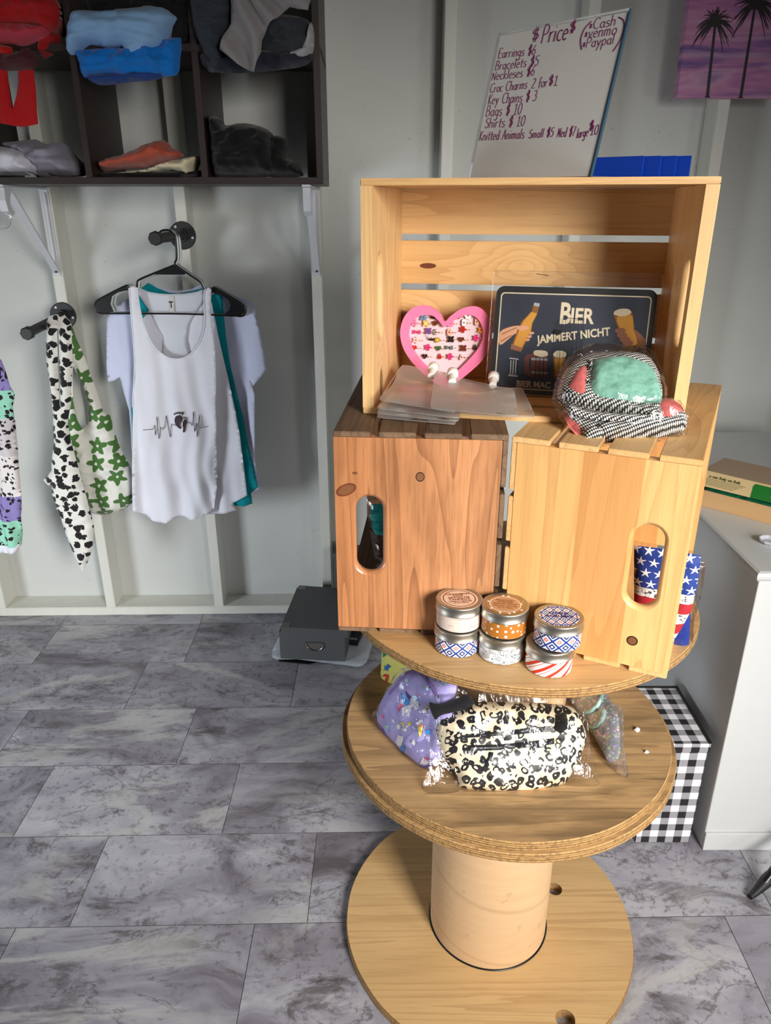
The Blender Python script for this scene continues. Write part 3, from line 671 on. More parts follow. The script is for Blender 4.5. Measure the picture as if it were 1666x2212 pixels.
# ================================================================== on top of the upper crate
t = thing('price_board', 'small whiteboard in a clear stand with handwritten prices, standing on the top crate', 'whiteboard', (.1183, 1.1757, ZCT))
bf = stand((.1183, 1.1757, ZCT), -.8135, .2759); BW, BH = .2021, .1951
def f_board(g):
    k = g.noise(g.map(g.coord('Object'), rot=(0, .9, 0), sc=(1, 1, .2)), 8, 3)
    return g.mix(g.m_('MULTIPLY', g.step(k, .56, .1), .35), lin((206, 204, 200)), lin((176, 174, 172)))
whiteb = mat('whiteboard_face', f_board, rough=.35); acrylic = film('clear_acrylic', a=.10, milky=.12, wf=4, bs=.02); edge_m = mat('acrylic_dark_edge', col=(60, 86, 104), rough=.2)
MB().prism(bf, [(.003, .002), (BW - .003, .002), (BW - .003, BH - .003), (.003, BH - .003)], -.0035, -.0015, sp=1).build('panel', whiteb, t)
for a, b in (((0, 0), (0, BH)), ((BW, 0), (BW, BH)), ((0, BH), (BW, BH)), ((0, 0), (BW, 0))):
    vert = a[0] == b[0]; x0, x1 = (a[0] - .0009, a[0] + .0009) if vert else (0, BW); y0, y1 = (a[1] - .0007, a[1] + .0007) if not vert else (0, BH)
    mbk = MB(); mbk.prism(bf, [(x0, y0), (x1, y0), (x1, y1), (x0, y1)], -.0045, 0, sp=1); mbk.build('stand_edge', edge_m if (vert and a[0] > 0) else acrylic, t)
ft = Frame((.1183, 1.1757, ZCT), bf.u, (-bf.u[1], bf.u[0], 0)); mbk = MB(); mbk.prism(ft, [(0, .005), (BW, .005), (BW, .05), (0, .05)], .0002, .0017, sp=1); mbk.build('stand_foot', acrylic, t)
ww = MB(); hr = .00042
def line(s, px, px2, size, r=hr, sx=None, m=None):     # from start pixel along baseline to an end pixel
    a = bf.px(px); b = bf.px(px2); L = sum(G[c][0] + .06 for c in s); ln = math.dist(a, b)
    hand(ww, s, bf, a[0], a[1], size, r, -.0013, sx=ln / (L * size), tilt=(b[1] - a[1]) / (b[0] - a[0]))
for s, a, b, q in (('Price', (1168, 93), (1226, 84), .023), ('$', (1146, 88), (1164, 86), .016), ('$', (1228, 70), (1243, 68), .014),
    ('*Cash', (1270, 64), (1330, 53), .0125), ('*venmo', (1260, 83), (1332, 73), .0135), ('*Paypal', (1256, 104), (1326, 93), .0125),
    ('Earrings $6', (1075, 125), (1156, 117), .0125), ('Bracelets $5', (1068, 151), (1163, 140), .0122), ('Neckleses $6', (1061, 173), (1154, 162), .0122),
    ('Croc Charms', (1057, 200), (1138, 190), .0122), ('2 for', (1147, 190), (1182, 186), .0125), ('$1', (1183, 183), (1204, 184), .012), ('Key Chains $ 3', (1053, 225), (1158, 217), .0135),
    ('Bags $ 10', (1048, 251), (1126, 246), .0145), ('Shirts $ 10', (1046, 276), (1133, 271), .0135),
    ('Knitted Animals', (1034, 303), (1132, 298), .0128), ('Small $5', (1141, 298), (1195, 294), .0112), ('Med $7', (1202, 296), (1241, 293), .0118), ('large', (1244, 298), (1270, 293), .0118), ('10', (1274, 291), (1291, 290), .012), ('$', (1271, 281), (1281, 280), .011)):
    line(s, a, b, q, r=.0007 if s in ('Price',) else hr * (1.35 if s == '$' else 1))
for L in ([(1277, 45), (1262, 62), (1254, 85), (1256, 106)], [(1336, 36), (1347, 44), (1346, 65), (1338, 88), (1324, 110)]):
    ww.tube([bf.at(a, b, -.0013) for a, b in spline([bf.px(q) for q in L], 4, False)], .0007, 5)
ww.build('handwriting', purple_ink, t)

blue = mat('blue_plastic', col=(16, 60, 168), rough=.35)
t = thing('card_rack', 'blue plastic rack with four upright fins beside the whiteboard', 'rack', (.36, 1.1, ZCT))
q0 = V((-.0333, 1.0732, 0)); cu_ = V((math.cos(TA), math.sin(TA), 0)); cv_ = V((-math.sin(TA), math.cos(TA), 0))
for k, (u, d) in enumerate(((.372, .15), (.3955, .153), (.4165, .156), (.436, .159))):
    e = q0 + cu_ * u + cv_ * d; dr = V((-.80, .60, 0)).normalized(); fr = Frame((e.x, e.y, ZCT), dr, (0, 0, 1)); Lf = .11 if k == 0 else .06
    mbk = MB(); mbk.prism(fr, [(0, .002), (Lf, .002), (Lf, .031), (0, .031)], -.0022, .0022, sp=1); mbk.build('fin', blue, t, bevel=.0005)
e = q0 + cu_ * .372 + cv_ * .152; MB().box((e.x - .05, e.y + .005, ZCT), (e.x + .07, e.y + .045, ZCT + .0025)).build('base', blue, t)

# ================================================================== inside the top crate: heart ring box
pinkp = mat('pink_plastic', col=(250, 130, 176), rough=.3)
foam = mat('white_foam_pad', col=(226, 204, 212), rough=.9, bump=(500, .2, .0005))
hf = tframe(.165, .12); t = thing('ring_display', 'pink heart-shaped display box full of rings, leaning in the top crate', 'ring box', tuple(hf.at(*hf.px((962, 800)))))
HP = [(962, 694), (975, 682), (1000, 666), (1030, 662), (1052, 678), (1063, 710), (1060, 745), (1045, 775), (1020, 800), (985, 828), (968, 840), (950, 832), (915, 806), (890, 780), (872, 750), (866, 718), (874, 686), (895, 664), (925, 660), (950, 676)]
HO = spline(hf.pts(HP), 4); cx = sum(p[0] for p in HO) / len(HO); cy = sum(p[1] for p in HO) / len(HO)
HI_ = [(962, 706), (985, 690), (1010, 680), (1030, 686), (1042, 705), (1044, 728), (1034, 752), (1012, 778), (985, 804), (967, 816), (945, 806), (918, 786), (900, 764), (888, 740), (884, 718), (892, 695), (910, 682), (935, 682), (950, 694)]
HI = spline(hf.pts(HI_), 4)
MB().prism(hf, HO, -.012, .006, [HI], sp=.2).build('frame', pinkp, t, bevel=.0015)
MB().prism(hf, HI, -.010, -.004, sp=.2).build('foam_pad', foam, t)
gold = mat('gold_ring_metal', col=(222, 184, 116), rough=.25, metal=1)
def en(name, c): return mat('enamel_' + name, col=c, rough=.25)
EN = {'hot pink': (232, 58, 130), 'pink': (246, 140, 176), 'pale pink': (246, 196, 190), 'yellow': (226, 192, 108), 'brown': (110, 48, 32), 'dark': (44, 30, 28), 'purple': (122, 72, 150), 'grey': (138, 140, 132),
      'peach': (232, 176, 150), 'red': (196, 34, 36), 'orange': (226, 140, 44), 'gold': (192, 156, 40), 'green': (64, 110, 60), 'teal': (96, 122, 122), 'blue': (100, 140, 180), 'white': (240, 232, 230), 'black': (24, 22, 22)}
def star(n, r0, r1, ph=.5): return [((r1 if k % 2 else r0) * math.cos(math.pi * k / n + ph), (r1 if k % 2 else r0) * math.sin(math.pi * k / n + ph)) for k in range(2 * n)]
def blob(r, n, a, ph=0): return [(r * (1 + a * math.cos(n * q + ph)) * math.cos(q), r * (1 + a * math.cos(n * q + ph)) * math.sin(q)) for q in [2 * math.pi * k / 40 for k in range(40)]]
SH = {'flower': blob(.0052, 5, .28), 'butterfly': blob(.0055, 4, .35, math.pi), 'heart': [(a * .0055, b * .005) for a, b in [(0, -1), (.9, .1), (.8, .8), (.3, .9), (0, .5), (-.3, .9), (-.8, .8), (-.9, .1)]], 'round': blob(.0048, 1, 0),
      'bow': [(a * .0065, b * .004) for a, b in [(-1, -1), (0, -.3), (1, -1), (1, 1), (0, .3), (-1, 1)]], 'moon': arc(0, 0, .0035, .0055, 60, 300) + arc(.0025, 0, .0035, .0045, 270, 90), 'tall': blob(.0052, 2, .28, math.pi), 'cloud': blob(.0062, 6, .13), 'drop': [(0, .006), (.0035, -.002), (.002, -.005), (-.002, -.005), (-.0035, -.002)], 'wing': [(-.008, .006), (-.004, -.001), (.002, -.002), (.009, -.001), (.003, -.005), (-.004, -.0035)]}
RINGS = [(0, 445, 388, 'butterfly', 'blue'), (0, 575, 376, 'round', 'dark'), (0, 890, 378, 'round', 'red'), (0, 1020, 368, 'cloud', 'white'),
 (1, 335, 465, 'flower', 'pink'), (1, 480, 468, 'butterfly', 'yellow'), (1, 600, 468, 'heart', 'brown'), (1, 798, 468, 'cloud', 'pink'), (1, 968, 458, 'tall', 'white'), (1, 1135, 445, 'tall', 'peach'),
 (2, 365, 578, 'bow', 'hot pink'), (2, 510, 565, 'butterfly', 'purple'), (2, 605, 578, 'moon', 'grey'), (2, 780, 580, 'tall', 'peach'), (2, 955, 545, 'flower', 'red'), (2, 1185, 550, 'flower', 'orange'),
 (3, 350, 682, 'flower', 'pale pink'), (3, 545, 655, 'wing', 'black'), (3, 628, 680, 'round', 'gold'), (3, 800, 670, 'butterfly', 'dark'), (3, 935, 675, 'heart', 'brown'), (3, 1125, 655, 'flower', 'hot pink'),
 (4, 328, 782, 'heart', 'red'), (4, 505, 775, 'flower', 'hot pink'), (4, 642, 788, 'heart', 'green'), (4, 780, 778, 'bow', 'teal'), (4, 960, 785, 'butterfly', 'brown'), (4, 1112, 772, 'drop', 'dark'),
 (5, 465, 892, 'heart', 'dark'), (5, 660, 890, 'drop', 'red'), (5, 790, 893, 'flower', 'hot pink'), (5, 935, 900, 'drop', 'pale pink')]
ROW = ['topmost', 'second', 'third', 'fourth', 'fifth', 'lowest']
for (row, zx, zy, shp, c) in RINGS:
    p = (840 + zx / 5.95, 620 + zy / 5.95); u, v = hf.px(p)
    ctx = '' if (row, c) not in [(r[0], r[4]) for r in RINGS if (r[1], r[2]) != (zx, zy)] else ''
    t2 = thing('ring', 'gold ring with a %s %s charm in the %s row of the heart box' % (c, {'tall': 'narrow', 'wing': 'winged', 'drop': 'drop-shaped', 'bow': 'bow', 'round': 'round', 'moon': 'moon', 'cloud': 'cloud', 'heart': 'heart', 'flower': 'flower', 'butterfly': 'butterfly'}[shp], ROW[row]), 'ring', tuple(hf.at(u, v, -.004)), 0, 'rings in the pink heart box')
    rr = .0055
    band = [hf.at(u + rr + rr * math.cos(a) , v - .0005 , -.004 + .0048 * max(0, math.sin(a))) for a in [math.pi * k / 10 for k in range(11)]]
    MB().tube(band, .0006, 6).build('band', gold, t2)
    mbk = MB(); P = [(u + a * .88, v + b * .88) for a, b in SH[shp]]; mbk.prism(hf, P, .0, .0016, sp=1); mbk.build('charm', en(c, EN[c]), t2, bevel=.0004)
    mbk = MB(); mbk.disc((u, v, .0018), .0012, 10, fr=hf); mbk.build('stone', gold if c not in ('gold', 'yellow') else en('white', EN['white']), t2)

# ---- beer sign
sf = stand((.1644, 1.1653, ZF + .001), -.2702, .1565)
t = thing('metal_sign', 'black metal sign about beer in a clear sleeve, leaning in the top crate', 'sign', (.1644, 1.1653, ZF))
SW, SHh = .2347, .1615
def rrect(x0, y0, x1, y1, r, n=5):
    out = []
    for cx_, cy_, a in ((x1 - r, y1 - r, 0), (x0 + r, y1 - r, 90), (x0 + r, y0 + r, 180), (x1 - r, y0 + r, 270)):
        out += [(cx_ + r * math.cos(R(a + 90 * k / n)), cy_ + r * math.sin(R(a + 90 * k / n))) for k in range(n + 1)]
    return out
def f_sign(g):
    n = g.noise(g.coord('UV'), 14, 4, .6); return g.mix(n, lin((22, 26, 38)), lin((58, 64, 80)))
sign_black = mat('sign_chalk_black', f_sign, rough=.35); cream = printm('cream_print', (220, 206, 178)); amber = printm('amber_print', (206, 148, 54)); skin = printm('skin_print', (214, 160, 124)); skin_d = printm('skin_shadow_print', (150, 96, 70)); barrel = printm('barrel_print', (112, 62, 50)); grey_p = printm('pale_grey_print', (170, 172, 176)); glass_d = printm('dark_amber_print', (140, 88, 30))
rim_m = mat('sign_rim_black', col=(26, 26, 28), rough=.35)
MB().prism(sf, rrect(0, 0, SW, SHh, .012), -.0006, .0006, sp=1).build('plate', rim_m, t)
MB().poly(sf, rrect(.0075, .0075, SW - .0075, SHh - .0095, .006), .0008).build('printed_face', sign_black, t)
n1 = rrect(.0072, .0072, SW - .0072, SHh - .0092, .006); n2_ = rrect(.009, .009, SW - .009, SHh - .011, .005); k = len(n1)
MB().add([sf.at(a, b, .0010) for a, b in n1 + n2_], [[i, (i + 1) % k, k + (i + 1) % k, k + i] for i in range(k)]).build('border_line', cream, t)
def sp_(L): return [sf.px((1040 + x / 3.967, 580 + y / 3.967)) for x, y in L]
def deco(name, items):
    mb = MB(); ms = []
    for i, (P, m) in enumerate(items):
        if m not in ms: ms.append(m)
        ps, tri = cdt(P, (), .5, inner=False)
        mb.add([sf.at(a, b, .0011 + .00012 * i) for a, b in ps], tri, ps, ms.index(m))
    mb.build(name, ms, t)
deco('bottle_picture', [(spline(sp_([(160, 545), (250, 500), (330, 490), (400, 505), (370, 540), (290, 560), (240, 600), (160, 655)]), 3), skin), (sp_([(455, 292), (503, 300), (478, 400), (440, 470), (430, 540), (340, 718), (250, 690), (320, 500), (350, 450), (390, 410), (430, 370)]), glass_d),
    (sp_([(430, 372), (478, 385), (435, 470), (425, 530), (345, 685), (275, 660), (335, 500), (362, 452)]), amber), (sp_([(455, 292), (503, 300), (496, 330), (448, 318)]), grey_p), (spline(sp_([(300, 500), (370, 488), (410, 505), (395, 522), (340, 535)]), 3), skin),
    (spline(sp_([(415, 545), (452, 545), (448, 562), (415, 565)]), 3), skin), (spline(sp_([(400, 575), (430, 572), (428, 592), (395, 595)]), 3), skin), (spline(sp_([(385, 605), (415, 602), (410, 620), (380, 622)]), 3), skin), (sp_([(260, 645), (350, 680), (342, 712), (250, 688)]), skin_d),
    (sp_([(180, 560), (300, 505), (302, 510), (184, 566)]), skin_d), (sp_([(170, 620), (262, 570), (264, 575), (172, 627)]), skin_d)])
deco('glass_picture', [(spline(sp_([(1300, 520), (1400, 600), (1410, 690), (1350, 670)]), 3), skin_d), (spline(sp_([(1140, 370), (1280, 360), (1310, 480), (1320, 560), (1370, 670), (1240, 705), (1200, 590), (1150, 450)]), 4), glass_d), (spline(sp_([(1160, 420), (1285, 400), (1305, 520), (1335, 640), (1260, 660), (1215, 570)]), 4), amber),
    (spline(sp_([(1140, 395), (1145, 365), (1200, 345), (1265, 350), (1282, 385), (1210, 410)]), 4), cream)] + [(spline(sp_([(x, y), (x + 75, y - 8), (x + 80, y + 28), (x + 10, y + 34)]), 3), skin_d) for x, y in ((1150, 520), (1165, 560), (1190, 595), (1215, 625))])
deco('mug_picture', [(sp_([(370, 900), (370, 760), (395, 735), (450, 735), (450, 765), (410, 775), (408, 850), (440, 890), (440, 925), (410, 925)]), barrel), (sp_([(432, 725), (570, 735), (558, 940), (425, 932)]), barrel)] +
    [(sp_([(430, y), (568, y + 6), (567, y + 26), (429, y + 20)]), grey_p) for y in (765, 880)] + [(sp_([(x, 735), (x + 5, 735), (x, 936), (x - 5, 936)]), ink) for x in (468, 500, 534)] + [(spline(sp_([(450, 735), (455, 705), (500, 700), (560, 710), (570, 745), (520, 760), (480, 750)]), 3), cream)])
deco('small_glass_picture', [(sp_([(618, 735), (725, 735), (700, 860), (690, 940), (620, 935)]), glass_d), (sp_([(628, 770), (715, 770), (690, 850), (682, 925), (632, 920)]), amber), (spline(sp_([(615, 740), (640, 708), (690, 705), (728, 725), (715, 760), (650, 765)]), 3), cream)])
deco('silver_mug_picture', [(sp_([(240, 765), (320, 775), (312, 930), (232, 920)]), rim_m)] + [(sp_([(250 + 22 * i, 785), (260 + 22 * i, 785), (254 + 22 * i, 905), (244 + 22 * i, 905)]), grey_p) for i in range(3)] + [(sp_([(242, 762), (322, 772), (321, 784), (241, 774)]), grey_p), (sp_([(234, 905), (314, 915), (312, 930), (232, 920)]), grey_p)])
a = sf.px((1207, 698)); text('B', sf, a[0], a[1], .043, cream, t, w=.0015, align='LEFT', bold=.0012, sx=.72)
a = sf.px((1231, 697)); text('IER', sf, a[0], a[1], .0305, cream, t, w=.0015, align='LEFT', bold=.0009, sx=.82)
a = sf.px((1162, 742)); b = sf.px((1318, 724)); text('JAMMERT NICHT', sf, a[0], a[1], .0165, cream, t, w=.0015, align='LEFT', bold=.0005, rot=math.atan2(b[1] - a[1], b[0] - a[0]), sx=.86)
a = sf.px((1115, 834)); text('BIER MAC', sf, a[0], a[1], .0128, cream, t, w=.0015, align='LEFT', bold=.0004, sx=.95)
mbk = MB(); sw_ = rrect(-.006, -.001, SW + .004, SHh + .022, .003)
sheet(mbk, sf, sw_, sp=.012, f=lambda a, b: .0045 + .0015 * n2(a, b, 3, 25)); mbk.build('clear_sleeve', sleeve_m, t); mbk = MB(); mbk.tube([sf.at(a, b, .0045 + .0015 * n2(a, b, 3, 25)) for a, b in resample(sw_, .01) + sw_[:1]], .0006, 5); mbk.build('sleeve_seam', sleeve_m, t)
mbk = MB(); blk = []
for i, x in enumerate((655, 690, 722, 757, 790, 830, 875)):
    p = sp_([(x + 4, 430), (x + 8, 430), (x - 24, 850 if i != 0 else 720), (x - 28, 850 if i != 0 else 720)]); mbk.poly(sf, p, .0062)
mbk.poly(sf, sp_([(640, 520), (690, 530), (672, 570), (622, 560)]), .0064); mbk.poly(sf, sp_([(725, 420), (885, 432), (885, 436), (725, 424)]), .0064)
mbk.build('sleeve_print', ink, t)
mbk = MB(); a, b = sf.px((1159, 592)), sf.px((1186, 596)); mbk.tube([sf.at(a[0], a[1], .0062), sf.at(b[0], b[1], .0062)], .0005, 6); mbk.build('staple', black_iron, t)

# ---- clear drink pouches lying at the front left of the crate
capm = mat('white_spout_plastic', col=(240, 238, 234), rough=.35)
def pouch(label, corners, z0, zs, spout=None, seed=0):
    fr = flat(z0); P = onsurf(fr, zs, corners); t = thing('drink_pouch', label, 'pouch', tuple(fr.at(*P[0])), 0, 'clear drink pouches in the top crate')
    c = (sum(p[0] for p in P) / 4, sum(p[1] for p in P) / 4)
    out = []
    for i in range(len(P)):
        a, b, d = P[i - 1], P[i], P[(i + 1) % len(P)]
        e = lambda q, s: (b[0] + (q[0] - b[0]) * s, b[1] + (q[1] - b[1]) * s)
        la, ld = .012 / max(math.dist(a, b), .001), .012 / max(math.dist(d, b), .001)
        out += [e(a, la), e(b, 0) if False else ((e(a, la * .3)[0] + e(d, ld * .3)[0]) / 2, (e(a, la * .3)[1] + e(d, ld * .3)[1]) / 2), e(d, ld)]
    f = lambda a, b: zs(a, b) + .0012 * n2(a, b, seed, 20)
    for k, dz in enumerate((0, .0016)):
        mbk = MB(); sheet(mbk, fr, out, sp=.012, f=lambda a, b: f(a, b) + dz); mbk.build('film_panel', pouch_m, t)
    mbk = MB(); mbk.tube([fr.at(a, b, f(a, b) + .0008) for a, b in out + out[:1]], .0005, 5); mbk.build('welded_seam', pouch_m, t)
    if spout:
        u, v = onsurf(fr, lambda a, b: zs(a, b) + .006, [spout])[0]; mz = f(u, v); dr = V((P[0][0] + P[1][0] - P[2][0] - P[3][0], P[0][1] + P[1][1] - P[2][1] - P[3][1], 0)).normalized() if len(P) == 4 else V((0, 1, 0))
        b0 = fr.at(u, v, mz + .004); m3 = Matrix.Rotation(0, 4, 'Z')
        q = (dr + V((0, 0, .35))).normalized()
        mb = MB(); mb.tube([b0 - q * .014, b0 + q * .004], .0058, 16); mb.build('spout', capm, t)
        mb = MB(); mb.tube([b0 + q * .004, b0 + q * .005, b0 + q * .015, b0 + q * .0165], [.0075, .0085, .0085, .007], 20); mb.build('cap', capm, t)
def edge_drop(zt, k): # flat inside the crate, sagging past its front edge
    def f(a, b):
        d = (b - 1.0732) * math.cos(TA) - (a + .0333) * math.sin(TA) * -1 * -1
        d = -(a + .0333) * math.sin(TA) + (b - 1.0732) * math.cos(TA)
        return zt + (max(0, d - .05) * k if d > 0 else d * .12)
    return f
Z0 = ZF
for k, (cr, zt, lab) in enumerate((
  ([(850, 862), (985, 872), (985, 919), (812, 902)], .001, 'clear drink pouch at the very bottom of the pile'),
  ([(842, 858), (992, 868), (992, 912), (813, 894)], .0055, 'clear drink pouch second from the bottom of the pile at the crate edge'),
  ([(848, 850), (995, 862), (992, 905), (813, 884)], .010, 'clear drink pouch third from the bottom of the pile at the crate edge'))):
    pouch(lab, cr, Z0, edge_drop(zt, .0), None, k)
pouch('clear drink pouch under the spouts, spread to the right along the crate floor', [(1030, 850), (1128, 838), (1157, 905), (990, 895)], Z0 + .010, edge_drop(.004, .1), (1066, 820), 5)
pouch('clear drink pouch leaning on the heart box, its white cap near the cherry ring', [(868, 788), (990, 812), (985, 892), (818, 866)], Z0 + .016, edge_drop(.006, .30), (935, 800), 6)
pouch('clear drink pouch leaning on the heart box with the second white cap', [(940, 806), (1110, 842), (1120, 900), (930, 884)], Z0 + .022, edge_drop(.008, .26), (978, 812), 7)

# ---- folded blankets
def f_blanket(g):
    u = g.coord('UV'); fz = g.noise(u, 90, 4, .7)
    return g.mix(g.m_('MULTIPLY', g.step(fz, .55, .15), .5), lin((132, 186, 168)), lin((74, 122, 110)))
def f_weave(g):
    x, y, _ = g.xyz(g.coord('UV')); q = g.m_('MULTIPLY', g.m_('SINE', g.m_('MULTIPLY', x, 1250)), g.m_('SINE', g.m_('MULTIPLY', g.m_('ADD', y, g.m_('MULTIPLY', x, .45)), 1500)))
    return {'Base Color': g.mix(g.step(q, .08, .08), lin((24, 24, 28)), lin((232, 230, 226))), 'Normal': g.bump(q, .5, .001)}
mint = mat('mint_fleece', f_blanket, rough=.95, sheen=.3); weave = mat('black_white_weave', f_weave, rough=.8); coral = cloth('coral_fleece', (216, 112, 108), 200)
def px_(L): return L
def blanket(label, pts, d, lean, T, parts, plast, seed, z=ZF):
    fr = tframe(d, lean, z=z); P = spline(fr.pts(pts), 3); t = thing('folded_blanket', label, 'blanket', tuple(fr.at(*P[0])), 0, 'folded blankets in the top crate')
    mbk = MB(); sf_ = puff(mbk, fr, P, T, .022, Tb=.012, sp=.006, wr=.003, wf=30, seed=seed); mbk.build('folded_cloth', weave, t)
    for nm, m, L, h, r_ in parts:
        mbk = MB(); Q = spline(onsurf(fr, sf_, L), 3); puff(mbk, fr, Q, h, r_, Tb=.0, sp=.005, wr=.002, wf=45, seed=seed + 5, f=lambda a, b: sf_(a, b) - .0015); mbk.build(nm, m, t)
    mbk = MB(); puff(mbk, fr, spline(fr.pts(plast), 3), T + .016, .035, Tb=T * .3, sp=.010, wr=.007, wf=40, seed=seed + 3); mbk.build('plastic_bag', clear, t)
blanket('lower folded blanket in clear plastic, black and white edge overhanging the top crate', [(1212, 885), (1260, 872), (1330, 866), (1420, 862), (1468, 875), (1484, 905), (1474, 932), (1400, 950), (1290, 958), (1262, 952), (1235, 925)], -.03, R(38), .022,
        [('coral_fleece', coral, [(1425, 862), (1455, 866), (1478, 890), (1450, 902), (1428, 898)], .006, .008), ('coral_fleece', coral, [(1215, 890), (1240, 905), (1268, 945), (1255, 947), (1232, 925)], .005, .006),
         ('rolled_edge', weave, [(1290, 915), (1340, 908), (1420, 902), (1465, 898), (1482, 910), (1474, 930), (1400, 948), (1330, 955), (1296, 950)], .016, .014), ('rolled_edge', weave, [(1255, 935), (1272, 922), (1300, 925), (1308, 948), (1285, 958), (1262, 956)], .018, .012)],
        [(1205, 885), (1300, 868), (1440, 858), (1500, 898), (1516, 914), (1484, 938), (1400, 958), (1280, 964), (1240, 945)], 1)
blanket('upper folded blanket in clear plastic, mint green on top, before the beer sign', [(1206, 840), (1222, 800), (1255, 775), (1300, 768), (1350, 768), (1400, 780), (1424, 815), (1432, 860), (1424, 892), (1380, 906), (1300, 905), (1240, 892), (1208, 870)], -.01, R(42), .030,
        [('mint_fleece', mint, [(1284, 776), (1340, 771), (1394, 784), (1420, 818), (1430, 866), (1405, 872), (1340, 864), (1292, 856), (1276, 835), (1278, 800)], .012, .012), ('coral_fleece', coral, [(1256, 790), (1270, 794), (1266, 830), (1266, 852), (1242, 846), (1228, 834), (1240, 808)], .007, .008),
         ('rolled_edge', weave, [(1212, 842), (1240, 848), (1290, 860), (1350, 868), (1410, 876), (1428, 886), (1420, 902), (1370, 900), (1300, 890), (1240, 876), (1212, 862)], .014, .010), ('rolled_edge', weave, [(1220, 868), (1290, 886), (1360, 898), (1412, 902), (1380, 912), (1300, 908), (1235, 892)], .010, .008),
         ('woven_hem', weave, [(1274, 776), (1284, 778), (1277, 810), (1276, 845), (1290, 860), (1278, 858), (1266, 845), (1268, 805)], .014, .004)],
        [(1195, 845), (1218, 785), (1275, 758), (1350, 760), (1415, 776), (1440, 830), (1440, 880), (1424, 905), (1370, 916), (1260, 912), (1200, 885)], 4, z=ZF + .035)

# ================================================================== bagged goods on the middle disc
def f_leo(g):
    u = g.coord('UV'); wv = g.vm('ADD', u, g.vm('SCALE', g.vm('SUBTRACT', g.noise(u, 40, 2, col=True), (.5, .5, .5)), (1, 1, 1))); 
    q = g.n('ShaderNodeVectorMath', operation='MULTIPLY_ADD'); g.set(q.inputs[0], g.noise(u, 55, 2, col=True)); q.inputs[1].default_value = (.016, .016, 0); g.set(q.inputs[2], u)
    d, c = g.vor(q.outputs[0], 76, rnd=.85, out=('Distance', 'Color'), dim='2D'); r = g.xyz(c)[0]; d2 = g.vor(g.map(q.outputs[0], loc=(.4, .7, 0)), 120, rnd=.9)
    ring = g.m_('MULTIPLY', g.m_('LESS_THAN', d, .42), g.m_('GREATER_THAN', d, g.m_('MULTIPLY_ADD', r, .3, -.06)))
    gap = g.step(g.noise(u, 75, 1), .38); k = g.m_('MAXIMUM', g.m_('MULTIPLY', ring, gap), g.m_('MULTIPLY', g.m_('LESS_THAN', d2, .22), g.m_('GREATER_THAN', d, .62)))
    return g.mix(k, lin((236, 222, 192)), lin((30, 30, 36)))
leo = mat('leopard_print', f_leo, rough=.5); black_cloth = cloth('black_webbing', (22, 22, 26))
zip_m = mat('dark_zip_tape', col=(34, 36, 44), rough=.35, bump=(420, .5, .001))
def q6(L): return [(800 + x / 2.872, 1380 + y / 2.872) for x, y in L]
ff = stand((.17, .862, ZM), 0.02, R(38))
t = thing('waist_bag', 'leopard print waist bag in clear plastic at the front of the middle disc', 'bag', (.17, .862, ZM))
mbk = MB(); lsurf = puff(mbk, ff, spline(ff.pts(q6([(395, 520), (430, 470), (520, 450), (640, 400), (800, 390), (1000, 398), (1180, 408), (1260, 430), (1300, 490), (1340, 600), (1315, 700), (1240, 850), (1190, 905), (1000, 940), (800, 950), (570, 930), (540, 850), (450, 720), (405, 620)])), 4), .034, .045, Tb=.004, sp=.006, wr=.006, wf=26, seed=2, ); mbk.build('pouch_body', leo, t)
def strip(name, L, m, h=.0045, parent=None, surf=None, fr=None, rr=.004):
    mbk = MB(); puff(mbk, fr, L, h, rr, Tb=0, sp=.005, f=lambda a, b: surf(a, b) + .0006); return mbk.build(name, m, parent)
z1 = strip('zipper', onsurf(ff, lsurf, q6([(590, 590), (800, 575), (1000, 550), (1130, 540), (1135, 572), (1000, 585), (800, 602), (595, 615)])), zip_m, parent=t, surf=lsurf, fr=ff)
z2 = strip('zipper', onsurf(ff, lsurf, q6([(600, 660), (800, 655), (1000, 635), (1140, 615), (1142, 652), (1000, 672), (800, 690), (605, 695)])), zip_m, parent=t, surf=lsurf, fr=ff)
strip('zip_pull', onsurf(ff, lsurf, q6([(738, 700), (765, 705), (720, 830), (690, 815)])), zip_m, parent=z2, surf=lsurf, fr=ff)
strip('zip_pull', onsurf(ff, lsurf, q6([(1150, 470), (1215, 450), (1225, 560), (1180, 590), (1140, 560)])), black_cloth, h=.006, parent=z1, surf=lsurf, fr=ff)
mbk = MB(); puff(mbk, ff.off(.036), spline(ff.off(.036).pts(q6([(365, 398), (410, 402), (470, 400), (540, 370), (595, 342), (650, 388), (605, 432), (520, 455), (440, 475), (400, 500)])), 3), .010, .02, sp=.006, wr=.003, seed=3); mbk.build('belt_end', black_cloth, t)
mbk = MB(); puff(mbk, ff, spline(ff.pts(q6([(345, 975), (330, 900), (370, 760), (360, 560), (345, 380), (420, 310), (700, 298), (1000, 340), (1210, 350), (1340, 480), (1365, 640), (1400, 800), (1430, 905), (1300, 925), (1200, 915), (1000, 945), (700, 960), (560, 955), (480, 975)])), 3), .040, .05, Tb=.005, sp=.012, wr=.012, wf=34, seed=8); mbk.build('plastic_bag', clear, t)

